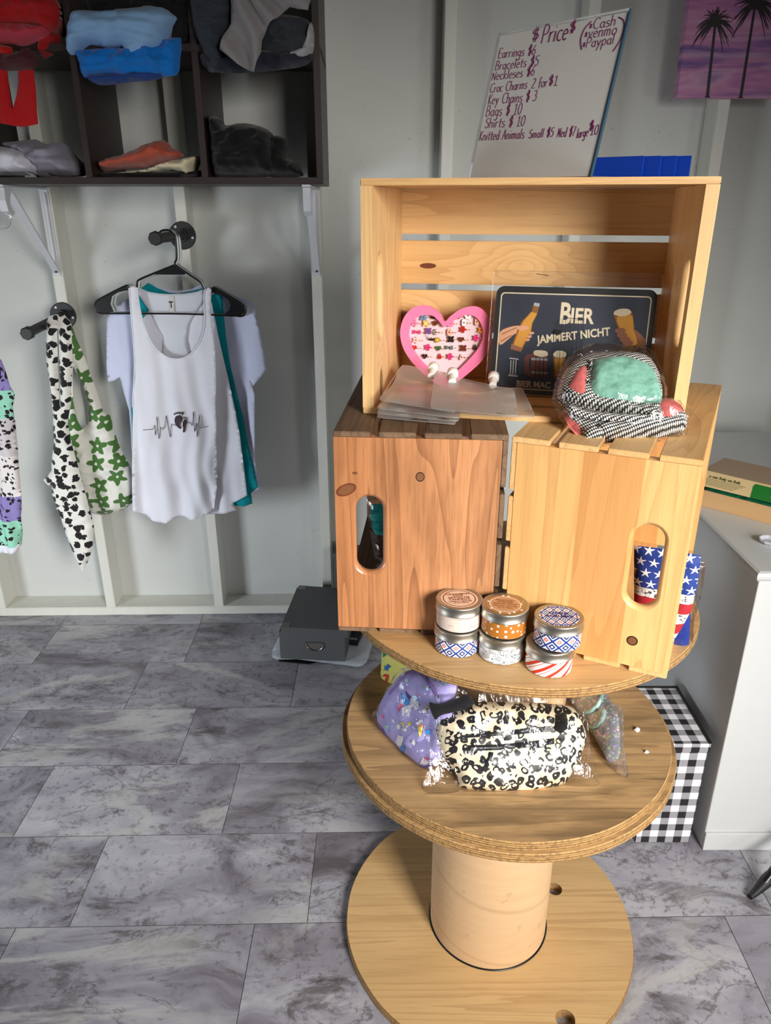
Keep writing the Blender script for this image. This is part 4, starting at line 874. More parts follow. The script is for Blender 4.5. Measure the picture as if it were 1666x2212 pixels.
lav = mat('lavender_fabric', col=(172, 164, 226), rough=.5); lav_d = mat('purple_piping', col=(112, 84, 150), rough=.5); mint_f = mat('yellow_fabric', col=(214, 214, 110), rough=.6); green_f = mat('green_fabric', col=(34, 130, 92), rough=.6)
def q7(L): return [(800 + x / 6.408, 1380 + y / 6.408) for x, y in L]
ub = V((.0, .992, ZM)); uf = Frame(ub, (.54, -.84, 0), (.30, .19, .86))
t = thing('kids_backpack', 'lavender backpack printed with a winged unicorn, in clear plastic on the middle disc', 'bag', tuple(ub))
UP_ = [(140, 1140), (150, 1000), (190, 860), (260, 720), (380, 560), (520, 440), (700, 420), (900, 460), (1170, 590), (1170, 800), (1120, 1100), (1000, 1500), (880, 1740), (710, 1765), (560, 1640), (420, 1530), (200, 1260)]
mbk = MB(); us = puff(mbk, uf, spline(uf.pts(q7(UP_)), 3), .02, .035, Tb=.014, sp=.007, wr=.003, wf=30, seed=6); mbk.build('pack_body', lav, t)
mbk = MB(); L = spline(onsurf(uf, us, q7([(285, 760), (380, 640), (480, 520), (600, 460), (700, 480), (800, 590), (870, 680), (960, 830)])), 4, False); mbk.tube([uf.at(a, b, us(a, b) + .0005) for a, b in L], .0022, 8); mbk.build('piping', lav_d, t)
mbk = MB(); L = spline(onsurf(uf, us, q7([(135, 1190), (420, 1530), (700, 1765), (860, 1745)])), 4, False); mbk.tube([uf.at(a, b, us(a, b) + .0003) for a, b in L], .0018, 8); mbk.build('piping', lav_d, t)
PR = {'w': printm('print_white', (236, 236, 244)), 'b': printm('print_blue', (60, 150, 226)), 'n': printm('print_navy', (44, 56, 140)), 'p': printm('print_pink', (240, 110, 160)), 'y': printm('print_yellow', (232, 212, 96)), 'l': printm('print_light_blue', (150, 200, 240)), 'o': printm('print_orange', (236, 170, 120))}
DEC = [('w', [(440, 960), (500, 930), (560, 920), (570, 840), (590, 780), (640, 800), (680, 920), (670, 970), (620, 985), (600, 920), (580, 990), (560, 1010), (550, 1085), (525, 1080), (520, 1030), (480, 1020), (470, 1070), (445, 1060)]),
 ('b', [(520, 930), (450, 880), (430, 800), (420, 740), (470, 780), (520, 840), (550, 870)]), ('n', [(550, 865), (510, 800), (495, 715), (540, 770), (570, 820)]), ('p', [(440, 950), (400, 1010), (380, 980), (390, 920), (430, 890), (470, 915)]),
 ('l', [(600, 800), (640, 785), (670, 840), (680, 885), (640, 860), (610, 850)]), ('o', [(640, 790), (668, 750), (660, 795)]),
 ('w', [(365, 1220), (385, 1180), (430, 1200), (425, 1245), (380, 1250)]), ('w', [(440, 1250), (480, 1230), (515, 1260), (500, 1280), (455, 1280)]), ('y', [(400, 1190), (420, 1150), (470, 1160), (490, 1230), (475, 1235), (455, 1180), (425, 1175)]),
 ('y', [(515, 1160), (540, 1160), (550, 1130), (562, 1160), (592, 1168), (570, 1185), (575, 1210), (550, 1200), (525, 1208), (530, 1185)]),
 ('w', [(680, 1150), (700, 1115), (735, 1125), (740, 1160)]), ('o', [(668, 1170), (745, 1180), (735, 1225), (670, 1215)]), ('y', [(668, 1215), (735, 1225), (690, 1370)]),
 ('w', [(365, 1430), (380, 1370), (400, 1320), (420, 1345), (455, 1350), (470, 1340), (470, 1400), (440, 1480), (400, 1490)]), ('b', [(430, 1500), (480, 1460), (500, 1520), (480, 1580), (440, 1540)]),
 ('l', [(200, 1190), (270, 1180), (265, 1300), (215, 1250)]), ('y', [(225, 1200), (255, 1210), (235, 1265)]), ('w', [(290, 1120), (330, 1110), (355, 1150), (330, 1165)]), ('p', [(165, 1060), (195, 1040), (195, 1110), (170, 1100)]),
 ('l', [(480, 560), (550, 540), (540, 590), (500, 630)]), ('y', [(495, 570), (530, 560), (505, 610)]), ('l', [(765, 660), (830, 650), (820, 700), (790, 720)]), ('y', [(780, 665), (815, 660), (795, 700)]), ('l', [(985, 600), (1040, 560), (1110, 600), (1040, 660)]), ('y', [(1020, 590), (1065, 590), (1040, 645)]),
 ('w', [(720, 990), (770, 960), (800, 1010), (770, 1030), (735, 1020)]), ('y', [(760, 965), (800, 920), (835, 940), (800, 960), (785, 985)]), ('b', [(780, 1270), (850, 1250), (840, 1330), (785, 1320)]), ('w', [(580, 1440), (610, 1390), (640, 1430), (620, 1480)]), ('w', [(700, 1730), (740, 1640), (820, 1700), (800, 1740)]), ('p', [(740, 1680), (790, 1640), (830, 1650), (800, 1690)]), ('n', [(780, 570), (800, 480), (820, 570)]), ('w', [(440, 490), (490, 440), (520, 450), (470, 520)])]
mbk = MB(); ks = list(PR)
for i, (c, L) in enumerate(DEC):
    P = onsurf(uf, us, q7(L)); ps, tri = cdt(P, (), .004); mbk.add([uf.at(a, b, us(a, b) + .0006 + i * .00003) for a, b in ps], tri, ps, ks.index(c), True)
mbk.build('printed_pictures', [PR[k] for k in ks], t)
mbk = MB(); puff(mbk, uf, spline(uf.pts(q7([(30, 1085), (110, 960), (200, 800), (300, 600), (440, 400), (700, 380), (1000, 460), (1190, 580), (1190, 900), (1050, 1550), (880, 1770), (700, 1790), (300, 1400)])), 3), .024, .04, Tb=.014, sp=.012, wr=.008, wf=30, seed=12); mbk.build('plastic_bag', clear_low, t)

yf = stand((.0, 1.135, ZM), R(-35), R(12)); t = thing('small_yellow_bag', 'yellow and green bag with a blue star print, behind the unicorn backpack', 'bag', (.0, 1.135, ZM))
mbk = MB(); ys = puff(mbk, yf, spline(yf.pts([(827, 1396), (824, 1430), (824, 1462), (832, 1478), (852, 1486), (885, 1470), (900, 1400), (870, 1370), (840, 1370)]), 3), .012, .02, sp=.007, wr=.002); mbk.build('bag_body', mint_f, t)
mbk = MB()
for i, (L, mi) in enumerate((([(827, 1402), (828, 1420), (836, 1414), (842, 1404), (842, 1394), (830, 1390)], 0), ([(830, 1436), (835, 1440), (837, 1434), (841, 1437), (846, 1440), (840, 1443), (838, 1450), (834, 1446), (829, 1449), (832, 1442)], 1), ([(825, 1460), (833, 1455), (841, 1458), (839, 1470), (833, 1473), (834, 1462)], 2))):
    P = onsurf(yf, ys, L); ps, tri = cdt(P, (), .006); mbk.add([yf.at(a, b, ys(a, b) + .0008) for a, b in ps], tri, ps, mi, True)
mbk.build('printed_pictures', [green_f, printm('print_star_blue', (30, 110, 180)), printm('print_red', (206, 52, 36))], t)

def f_holo(g):
    u = g.coord('Object'); d, c = g.vor(u, 190, rnd=1, out=('Distance', 'Color')); h = g.n('ShaderNodeHueSaturation')
    q = g.xyz(c); hs = g.n('ShaderNodeCombineColor', mode='HSV'); g.set(hs.inputs[0], q[0]); g.set(hs.inputs[1], g.m_('MULTIPLY', q[1], .6)); g.set(hs.inputs[2], g.m_('MULTIPLY_ADD', q[2], .4, .65))
    return g.mix(g.step(g.m_('SUBTRACT', .42, d), 0, .05), lin((168, 176, 190)), hs.outputs[0])
holo = mat('holographic_vinyl', f_holo, rough=.25, metal=.25, spec=.8); silver_zip = mat('silver_zip_tape', col=(170, 206, 204), rough=.35, bump=(500, .5, .001))
hb = V((.342, .908, ZM)); gf = Frame(hb, (-.13, .99, 0), (.42, .25, .80)); gf = Frame(hb, (.15, -.985, 0), (.48, .1, .80))
gf = Frame(V((.325, 1.03, ZM)), (.16, -.98, 0), (.50, .12, .80))
t = thing('holographic_pouch', 'silver holographic pouch in clear plastic, right of the leopard waist bag', 'pouch', (.325, 1.03, ZM))
def q8(L): return [(1220 + x / 8.33, 1480 + y / 8.33) for x, y in L]
HOP = [(70, 210), (300, 120), (640, 60), (740, 200), (830, 330), (950, 520), (985, 760), (1000, 1150), (950, 1330), (800, 1405), (700, 1240), (560, 980), (400, 680), (220, 420)]
mbk = MB(); hs_ = puff(mbk, gf, spline(gf.pts(q8(HOP)), 3), .012, .02, Tb=.008, sp=.006, wr=.003, wf=45); mbk.build('pouch_body', holo, t)
for L in ([(370, 510), (480, 480), (580, 400), (650, 280), (690, 130)], [(450, 760), (560, 760), (640, 690), (700, 590), (720, 470)]):
    Q = spline(onsurf(gf, hs_, q8(L)), 4, False); mbk = MB(); mbk.tube([gf.at(a, b, hs_(a, b) + .001) for a, b in Q], .0038, 8); mbk.build('zipper', silver_zip, t)
mbk = MB(); puff(mbk, gf, spline(gf.pts(q8([(60, 190), (640, 40), (860, 320), (1040, 420), (1070, 1100), (1150, 1640), (1000, 1600), (780, 1420), (380, 660)])), 3), .015, .025, Tb=.006, sp=.01, wr=.006, wf=40, seed=3); mbk.build('plastic_bag', clear, t)
scrap = mat('white_paper', col=(240, 240, 242), rough=.6)
for L, lab in (([(1368, 1577), (1375, 1573), (1383, 1575), (1382, 1581), (1376, 1583)], 'tiny white paper scrap on the middle disc, the one further back'), ([(1391, 1627), (1395, 1622), (1404, 1626), (1397, 1629)], 'tiny white paper scrap on the middle disc, the one nearer the front')):
    fr = flat(ZM); P = fr.pts(L); mbk = MB(); puff(mbk, fr.off(.001), P, .0035, .004, Tb=.001, sp=.002, wr=.002, wf=200); setp(mbk.build('paper_scrap', scrap), lab, 'scrap', 'paper scraps on the middle disc')

# ================================================================== pouches inside the lower crates
def rframe(d): return Frame(V((.1755, .9516, ZT)) + V((-math.sin(RA), math.cos(RA), 0)) * d, (math.cos(RA), math.sin(RA), 0), (0, 0, 1))
def f_flag(g):
    x, y, _ = g.xyz(g.coord('UV')); fx = g.m_('MULTIPLY', x, 56); row = g.m_('MULTIPLY', y, 62); r2 = g.m_('FLOOR', row)
    lx = g.m_('SUBTRACT', g.m_('FRACT', g.m_('ADD', fx, g.m_('MULTIPLY', g.m_('MODULO', r2, 2), .5))), .5); ly = g.m_('SUBTRACT', g.m_('FRACT', row), .5)
    a = g.m_('ARCTAN2', lx, ly); k = g.m_('ABSOLUTE', g.m_('SUBTRACT', g.m_('FRACT', g.m_('DIVIDE', g.m_('ADD', a, 6.2832), 1.25664)), .5)); rad = g.m_('SQRT', g.m_('ADD', g.m_('POWER', lx, 2), g.m_('POWER', ly, 2)))
    stv = g.m_('LESS_THAN', rad, g.m_('MULTIPLY_ADD', g.m_('POWER', g.m_('MULTIPLY', k, 2), 2.3), .30, .15))
    field = g.mix(stv, lin((26, 54, 134)), lin((238, 236, 230)))
    fl_ = g.m_('FRACT', g.m_('MULTIPLY', y, 30)); nz = g.step(g.noise(g.coord('UV'), 160, 4, .8), .54, .03)
    stripes = g.mix(g.m_('GREATER_THAN', fl_, .5), lin((166, 30, 40)), g.mix(nz, lin((236, 232, 226)), lin((40, 36, 40))))
    return g.mix(g.m_('GREATER_THAN', y, .098), stripes, field)
flagm = mat('flag_print', f_flag, rough=.7, bump=(500, .2, .0005)); blue_knit = cloth('blue_knit', (38, 56, 140), 400)
rf = rframe(.075); t = thing('flag_pouch', 'star and stripe fabric pouch standing in the right crate, poking out of its side', 'pouch', tuple(rf.at(.2, TK)))
mbk = MB(); puff(mbk, rf, rf.pts([(1370, 1178), (1440, 1186), (1514, 1200), (1514, 1215), (1506, 1265), (1494, 1318), (1470, 1362), (1450, 1392), (1400, 1385), (1370, 1375)]), .008, .012, sp=.007, wr=.002); mbk.build('pouch_body', flagm, t)
rf2 = rframe(.105); t = thing('blue_pouch', 'dark blue knitted pouch in clear plastic, lowest behind the flag pouch', 'pouch', tuple(rf2.at(.22, TK)))
mbk = MB(); puff(mbk, rf2, rf2.pts([(1420, 1300), (1490, 1315), (1492, 1330), (1488, 1402), (1450, 1398), (1420, 1390)]), .008, .012, sp=.008, wr=.002); mbk.build('pouch_body', blue_knit, t)
mbk = MB(); puff(mbk, rf2, rf2.pts([(1410, 1215), (1500, 1205), (1526, 1218), (1515, 1290), (1500, 1340), (1497, 1410), (1450, 1410), (1410, 1400)]), .011, .015, sp=.01, wr=.005, wf=40); mbk.build('plastic_bag', clear, t)
lf = Frame(V((-.0715, .9796, ZT)) + V((-math.sin(LA), math.cos(LA), 0)) * .12, (math.cos(LA), math.sin(LA), 0), (0, 0, 1)); teal = cloth('teal_fabric', (30, 160, 158), 400)
t = thing('teal_pouch', 'teal item in clear plastic inside the brown crate, seen through its handle slot', 'pouch', tuple(lf.at(.06, TK)))
mbk = MB(); puff(mbk, lf, lf.pts([(800, 1090), (850, 1085), (850, 1160), (812, 1155), (803, 1140)]), .008, .012, sp=.007, wr=.002); mbk.build('pouch_body', teal, t)
mbk = MB(); puff(mbk, lf, lf.pts([(792, 1072), (860, 1070), (870, 1235), (835, 1238), (815, 1235), (800, 1150)]), .012, .018, sp=.01, wr=.006, wf=40); mbk.build('plastic_bag', clear, t)

# ================================================================== cube shelf with folded clothes
SD, SZ = .28, 1.367; t = thing('cube_shelf', 'dark brown cube shelf on wall brackets, full of folded clothes', 'shelf', tuple(wall(0).at(-.44, SZ)))
ZS = [SZ, 1.647, 1.927]; US = [-1.293, -1.006, -.726, -.446, -.166]
for k, z in enumerate(ZS):
    mb = MB(); wallbox(mb, US[0] - .008, US[-1] + .0085, .001, SD, z, z + .0155, .001); mb.build('shelf_board', shelf_wood, t)
for k, u in enumerate(US):
    mb = MB(); wallbox(mb, u - .0075, u + .0085, .001, SD - .0005, SZ + .0156, 2.2, .001); mb.build('side_panel' if k == 4 else 'divider', shelf_wood, t)
def garment(name, label, pts, col, v=.2, T=.075, Tb=.09, r=.04, wr=.02, wf=21, seed=1, cat='shirt', group='folded clothes in the cube shelf', smooth=3, sp=.0065, lay=.009, lk=150, top=True):
    # upper row: the cloth lies in its cube and droops over the front edge of the board; lower row: wholly inside
    if top: v = .284 + (.0 if v >= .2 else -.03); T = T * .5
    fr = wall(v); P = fr.pts(pts); P = spline(P, smooth) if smooth else P
    def back(a, b):
        if v < .28: return .05
        k = [u for u in US if u < a]; u0 = max(k) if k else -9; u1 = min([u for u in US if u > a] or [9])
        return .16 if (b > 1.647 + .026 and a - u0 > .02 and u1 - a > .02) else .0
    if not top: P = [(min(max(a, US[[i for i in range(4) if US[i] <= min(max(sum(p[0] for p in P) / len(P), US[0]), US[3] + .1)][-1]] + .01), 9), max(b, SZ + .0168)) for a, b in P]
    t = thing(name, label, cat, tuple(fr.at(sum(p[0] for p in P) / len(P), min(p[1] for p in P))), 0, group)
    mbk = MB(); s = puff(mbk, fr, P, T, r, Tb=back if top else Tb, sp=sp, wr=wr, wf=wf, seed=seed, lay=lay, lk=lk); mbk.build('cloth', cloth('cloth_' + name + str(seed), col), t); return t, fr, s
garment('shirt', 'bright red crumpled shirt on top of the pile in the upper left cube', [(-60, -30), (60, -30), (105, -15), (126, 12), (128, 40), (112, 70), (80, 62), (30, 60), (-60, 70)], (168, 26, 30), seed=1)
garment('shirt', 'rose red crumpled shirt below the bright red one', [(-60, 55), (10, 48), (60, 52), (105, 58), (103, 78), (82, 90), (52, 100), (20, 96), (-60, 90)], (182, 60, 74), seed=2, T=.088)
garment('shirt', 'red shirt sleeve end sticking out at the right of the red pile', [(85, 78), (112, 70), (131, 76), (124, 104), (100, 126), (88, 118)], (150, 22, 26), seed=3, v=.19, r=.03)
garment('shirt', 'small bright red folded end at the left frame edge below the rose shirt', [(-60, 88), (10, 98), (27, 104), (26, 122), (10, 126), (-60, 112)], (188, 34, 32), seed=4, r=.03)
garment('shirt', 'maroon folded shirt at the bottom of the red pile', [(-60, 116), (30, 116), (62, 104), (84, 128), (80, 144), (60, 152), (-60, 150)], (76, 34, 40), seed=5, T=.075)
fr = wall(.287); t = thing('red_tank_top', 'red tank top hanging down over the left cube', 'tank top', tuple(fr.at(-1.0, 1.5)))
mbk = MB(); sheet(mbk, fr, fr.pts([(-60, 140), (15, 150), (19, 195), (26, 237), (36, 200), (39, 178), (37, 150), (74, 150), (78, 190), (83, 268), (45, 274), (20, 270), (-60, 255)]), sp=.01, f=lambda a, b: .004 * math.sin(a * 90 + 8 * n2(a, b, 1, 10))); mbk.build('cloth', cloth('red_jersey', (176, 22, 26)), t, solid=.0015)
garment('shirt', 'light blue folded shirt on top in the middle cube', [(160, 28), (185, 22), (225, 24), (300, 15), (350, 16), (372, 30), (384, 42), (372, 62), (360, 92), (345, 121), (302, 136), (282, 132), (268, 104), (233, 105), (195, 97), (173, 115), (153, 119), (147, 104), (150, 60)], (128, 166, 206), seed=6, T=.1, wr=.009, smooth=2)
garment('shirt', 'bright blue folded shirt under the light blue one', [(171, 108), (260, 104), (350, 88), (391, 82), (389, 130), (382, 163), (330, 166), (277, 169), (230, 166), (182, 168), (174, 140)], (10, 108, 190), seed=7, T=.085, smooth=2)
garment('shirt', 'navy blue folded shirt at the bottom of the blue pile', [(195, 160), (350, 155), (340, 172), (280, 178), (214, 184)], (34, 60, 120), seed=8, T=.07, r=.02)
garment('shirt', 'black folded item behind the light blue shirt', [(200, -20), (420, -20), (414, 60), (396, 90), (300, 60), (210, 40)], (24, 24, 28), seed=9, v=.12, T=.04)
garment('shirt', 'dark slate folded shirts at the left of the right cube', [(418, -30), (510, -30), (506, 40), (498, 80), (492, 120), (478, 150), (450, 154), (440, 112), (420, 60)], (44, 50, 58), seed=10, T=.09)
garment('shirt', 'charcoal folded shirt at the right of the upper right cube', [(575, 30), (660, 40), (674, 70), (670, 105), (640, 112), (570, 112), (560, 70)], (46, 50, 56), seed=11, T=.07)
garment('shirt', 'navy black folded shirt at the bottom of the upper right cube', [(440, 112), (560, 108), (668, 108), (664, 140), (600, 152), (520, 158), (450, 152)], (32, 34, 46), seed=12, T=.065)
garment('shirt', 'light grey folded sleeve at the right end of the upper right cube', [(668, 50), (678, 64), (677, 112), (657, 139), (630, 126), (616, 114), (650, 104)], (150, 150, 154), seed=13, v=.21, r=.02)
fr = wall(.325); t = thing('grey_tank_top', 'heather grey tank top draped over the dark shirts in the right cube', 'tank top', tuple(fr.at(-.36, 1.62)))
mbk = MB(); sheet(mbk, fr, fr.pts([(497, -30), (660, -30), (674, 0), (668, 30), (648, 26), (628, 20), (612, 30), (601, 44), (580, 60), (568, 90), (566, 117), (558, 140), (552, 159), (530, 150), (518, 143), (498, 126), (479, 110), (488, 80), (501, 52), (502, 10)]), sp=.009, f=lambda a, b:   .022 + .013 * math.sin(a * 110 + b * 40 + 6 * n2(a, b, 2, 9))); mbk.build('cloth', cloth('heather_grey', (128, 126, 128)), t, solid=.0015)
garment('shirt', 'white folded shirt in the lower left cube', [(-60, 320), (20, 318), (60, 326), (84, 338), (93, 355), (86, 377), (0, 379), (-60, 378)], (214, 214, 226), seed=14, top=False, T=.085, smooth=2)
garment('shirt', 'grey crumpled shirt beside the white one in the lower left cube', [(6, 312), (37, 305), (78, 301), (100, 312), (133, 306), (151, 327), (165, 342), (181, 356), (179, 381), (120, 381), (80, 381), (60, 340)], (146, 142, 158), seed=15, top=False, v=.16, T=.09, wr=.018, smooth=2)
garment('shirt', 'rust coloured folded shirt in the lower middle cube', [(208, 355), (235, 342), (268, 333), (300, 322), (320, 311), (354, 302), (370, 318), (397, 333), (378, 346), (350, 352), (320, 362), (260, 367), (213, 372)], (168, 78, 60), seed=16, top=False, smooth=2, T=.08, r=.03)
garment('shirt', 'cream folded shirt under the rust one in the lower middle cube', [(246, 374), (300, 368), (337, 360), (358, 350), (395, 342), (432, 337), (424, 362), (415, 381), (380, 372), (328, 374)], (206, 196, 166), seed=17, top=False, T=.075, r=.025)
garment('shirt', 'black folded shirt at the bottom of the lower middle cube', [(207, 374), (300, 372), (432, 368), (434, 382), (300, 384), (208, 383)], (26, 22, 24), seed=18, top=False, T=.07, r=.015)
garment('sweater', 'heap of black knitwear in the lower right cube', [(441, 300), (439, 262), (452, 252), (470, 252), (482, 262), (488, 271), (508, 268), (530, 266), (563, 273), (590, 290), (594, 330), (600, 381), (500, 383), (447, 381)], (15, 15, 17), seed=19, top=False, smooth=2, T=.1)
garment('sweater', 'rolled black garment at the right of the black heap', [(585, 300), (616, 297), (624, 318), (618, 340), (640, 350), (652, 368), (650, 382), (580, 382)], (17, 17, 19), seed=20, top=False, T=.08)

# ---- shelf brackets
def bracket(label, u, hook=True):
    t = thing('shelf_bracket', label, 'bracket', tuple(wall(0).at(u, 1.13)), 0, 'white brackets under the cube shelf')
    mb = MB(); wallbox(mb, u - .0105, u + .0105, .0002, .0035, 1.128, 1.360, .001); mb.build('wall_plate', white_metal, t)
    mb = MB(); wallbox(mb, u - .004, u + .004, .0036, .010, 1.15, 1.350, .001); mb.build('wall_rib', white_metal, t)
    mb = MB(); wallbox(mb, u - .011, u + .011, .0036, .275, 1.361, 1.3665, .001); mb.build('top_arm', white_metal, t)
    f = wall(0); a, b = f.at(u, 1.145, .008), f.at(u, 1.355, .225); mb = MB(); d = (b - a).normalized(); s = V(f.u); n_ = d.cross(s)
    vs = []
    for q in (a - d * .01, b):
        vs += [q + s * .0095 + n_ * .003, q - s * .0095 + n_ * .003, q - s * .0095 - n_ * .003, q + s * .0095 - n_ * .003]
    mb.add(vs, [[0, 1, 2, 3], [7, 6, 5, 4]] + [[i, 4 + i, 4 + (i + 1) % 4, (i + 1) % 4] for i in range(4)]); mb.build('brace', white_metal, t)
    mb = MB(); mb.prism(Frame(f.at(u, 1.36, .245), V(f.n), (0, 0, 1)), [(-.018, 0), (.022, 0), (.026, -.03), (.02, -.055), (0, -.066), (-.016, -.058), (-.006, -.05), (.004, -.04), (-.004, -.022)], -.0095, .0095, sp=1); mb.build('rod_hook', white_metal, t, bevel=.001)
    for z in (1.325, 1.142): mb = MB(); mb.tube([f.at(u + .001, z, .0034), f.at(u + .001, z, .0052 if z > 1.2 else .012)], .0035, 12); mb.build('screw', black_iron, t)
bracket('white metal shelf bracket at the left with its diagonal brace in full view', -.951)
bracket('white metal shelf bracket at the right, seen edge-on below the end of the shelf', -.2005)
t = thing('clear_clip', 'clear plastic clip hanging from the left bracket hook', 'clip', tuple(wall(.26).at(-.97, 1.27)))
fr = wall(.262); mb = MB(); puff(mb, fr, spline(fr.pts([(-12, 462), (14, 455), (25, 470), (22, 488), (8, 496), (-12, 492)]), 3), .004, .008, sp=.006); mb.build('clip_body', clear, t)

# ---- pipe hooks
def peg(label, u, z, L, dz):
    f = wall(0); t = thing('pipe_hook', label, 'hook', tuple(f.at(u, z, .0)), 0, 'black pipe hooks on the wall')
    a, b = f.at(u, z, .0), f.at(u, z + dz, L); d = (b - a).normalized()
    mb = MB(); mb.tube([f.at(u, z, .0003), f.at(u, z, .0042), f.at(u, z, .005)], [.038, .038, .0365], 40); mb.build('flange_plate', black_iron, t)
    mb = MB(); mb.tube([f.at(u, z, .005), f.at(u, z + dz * .05, .018)], [.0175, .0165], 24); mb.build('collar', black_iron, t)
    mb = MB(); mb.tube([f.at(u, z, .015), b - d * .012], .0125, 24); mb.build('pipe', black_iron, t)
    mb = MB(); mb.tube([b - d * .022, b - d * .018, b - d * .003, b], [.0135, .0175, .0175, .0145], 8, smooth=False); mb.build('end_cap', black_iron, t)
    for a_ in (-.2, 2.2, 4.1):
        mb = MB(); mb.tube([f.at(u + .029 * math.cos(a_), z + .029 * math.sin(a_), .0051), f.at(u + .029 * math.cos(a_), z + .029 * math.sin(a_), .0062)], .0035, 10); mb.build('screw', white_metal, t)
peg('black iron pipe hook holding the shirt hangers, right of the other', -.579, 1.239, .298, .004)
peg('black iron pipe hook holding the cow print bag, below the left bracket', -.953, 1.0175, .265, -.012)

# ---- hangers (traced once in their own plane, then hung one behind the other)
def q9(L): return [(180 + x / 3.967, 460 + y / 3.967) for x, y in L]
HF = wall(.14)
hook_ = HF.pts(q9([(645, 190), (660, 160), (700, 147), (750, 158), (785, 205), (796, 280), (800, 390), (785, 425), (786, 450)]))
armL = HF.pts(q9([(786, 445), (600, 520), (480, 572), (462, 600), (460, 640), (445, 668), (410, 668), (385, 640), (372, 622), (250, 680), (130, 745), (103, 775), (100, 815), (125, 852), (170, 862)]))
armR = HF.pts(q9([(786, 445), (880, 510), (980, 575), (1010, 605), (1030, 650), (1055, 685), (1095, 688), (1108, 665), (1120, 640), (1240, 705), (1350, 772), (1388, 810), (1390, 850), (1370, 880), (1330, 886)]))
bar = HF.pts(q9([(160, 862), (500, 862), (900, 866), (1340, 884)]))
gus = HF.pts(q9([(786, 440), (740, 462), (600, 520), (620, 528), (870, 530), (880, 512)]))
gl = HF.pts(q9([(372, 622), (385, 645), (388, 662), (300, 680), (245, 715), (232, 780), (260, 848), (150, 862), (104, 815), (104, 775), (130, 748)]))
gr_ = HF.pts(q9([(1120, 640), (1110, 665), (1108, 680), (1180, 700), (1245, 745), (1262, 790), (1250, 835), (1215, 868), (1345, 884), (1388, 845), (1386, 808), (1350, 770)]))
def hanger(label, v, m, du=0, dz=0, r=.0028, gusset=True):
    f = wall(v); o = f.at(hook_[2][0] + du, hook_[2][1] + dz); t = thing('hanger', label, 'hanger', tuple(o), 0, 'plastic hangers on the right hook')
    P = lambda L: [f.at(a + du, b + dz) for a, b in spline(L, 3, False)]
    mb = MB(); mb.tube(P(hook_), r, 8); mb.build('hook', m, t)
    mb = MB(); mb.tube(P(armL), r, 8); mb.tube(P(armR), r, 8); mb.tube(P(bar), r * .85, 8)
    if gusset:
        for L in (gus, gl, gr_): mb.prism(f, [(a + du, b + dz) for a, b in L], -.0018, .0018, sp=1)
    mb.build('arms', m, t)
hanger('black plastic hanger at the front of the right hook', .14, black_plastic)
hanger('white plastic hanger directly behind the black one', .126, white_plastic, .001, -.002)
hanger('sage green plastic hanger between two white ones', .112, sage_plastic, .0, -.001)
hanger('white plastic hanger furthest back, holding the t-shirt', .098, white_plastic, .001, -.004)

# ---- garments on the hangers
white_jersey = cloth('white_jersey', (236, 238, 248), 700); lav_jersey = cloth('bluish_white_jersey', (214, 220, 246), 700); teal_jersey = cloth('teal_jersey', (0, 148, 160), 700); grey_in = cloth('white_jersey_inside', (222, 226, 236), 700)
def fold(amp, k, seed, ztop=1.05, zlow=.4, base=.15):
    def f(a, b):
        s = min(1, max(0, (ztop - b) / (ztop - zlow)))
        return amp * (base + s) * (math.sin(a * k + 2.5 * n2(a, b * .6, seed, 7)) + .5 * math.sin(a * k * 2.1 + 4 * n2(a, b, seed + 3, 6))) + .004 * n2(a, b, seed, 18)
    return f
def hung(name, label, cat, parts, group='tops on the right hook'):
    f0 = wall(.14); t = None
    for pn, v, L, m, fn, sm, hl in parts:
        fr = wall(v); P = fr.pts(L)
        if t is None: t = thing(name, label, cat, tuple(fr.at(sum(p[0] for p in P) / len(P), min(p[1] for p in P))), 0, group)
        P = spline(P, sm) if sm else P
        mbk = MB(); sheet(mbk, fr, P, [spline(fr.pts(h), 3) for h in hl], sp=.009, f=fn); mbk.build(pn, m, t, solid=.0012)
    return t
FT = [(279.5, 622), (287, 617), (296, 621), (299.7, 652), (308.6, 692), (323.7, 732), (341, 757.5), (361.5, 771), (384, 775), (407, 767.5), (427, 747), (439.6, 717), (442, 687), (441, 646.5), (442, 626), (450, 621), (457, 626), (455, 674), (460, 712), (465, 750), (468, 813), (467, 860), (469, 983), (468, 1060), (460, 1105), (449, 1112), (410, 1122), (385, 1117), (372, 1122), (359, 1130), (330, 1124), (311, 1116), (289, 1101), (287, 1000), (286, 880), (290, 800), (289.7, 762), (287, 712), (283, 662)]
f1 = fold(.008, 62, 3, base=.22)
t = hung('tank_top', 'white racerback tank top with a heartbeat and footprint print', 'tank top', [
  ('front_panel', .150, FT, white_jersey, f1, 0, ()),
  ('back_panel', .128, [(298, 620), (320, 630), (345, 634), (366, 635), (400, 634), (425, 630), (441, 624), (442, 646), (425, 672), (407, 700), (402, 735), (406, 760), (440, 800), (460, 900), (462, 1095), (400, 1108), (330, 1105), (296, 1085), (294, 900), (310, 800), (350, 765), (354, 728), (340, 705), (320, 668), (298, 634)], grey_in, fold(.003, 50, 5), 0, ())])
fr = wall(.150)
def onfront(L, n=3): return [fr.at(a, b, f1(a, b) + .0032) for a, b in (spline(fr.pts(L), n, False) if n else fr.pts(L))]
mb = MB(); mb.tube([fr.at(a, b, f1(a, b) + .0006) for a, b in spline(fr.pts(FT[2:15]), 3, False)], .0023, 6); mb.build('neck_binding', white_jersey, t)
mb = MB(); mb.tube([fr.at(a, b, f1(a, b) + .0006) for a, b in spline(fr.pts(FT[-5:] + FT[:1]), 3, False)], .002, 6); mb.build('armhole_binding', white_jersey, t)
print_dark = printm('dark_plum_print', (64, 52, 60))
def c3(L): return [(x / 2.314, 680 + y / 2.314) for x, y in L]
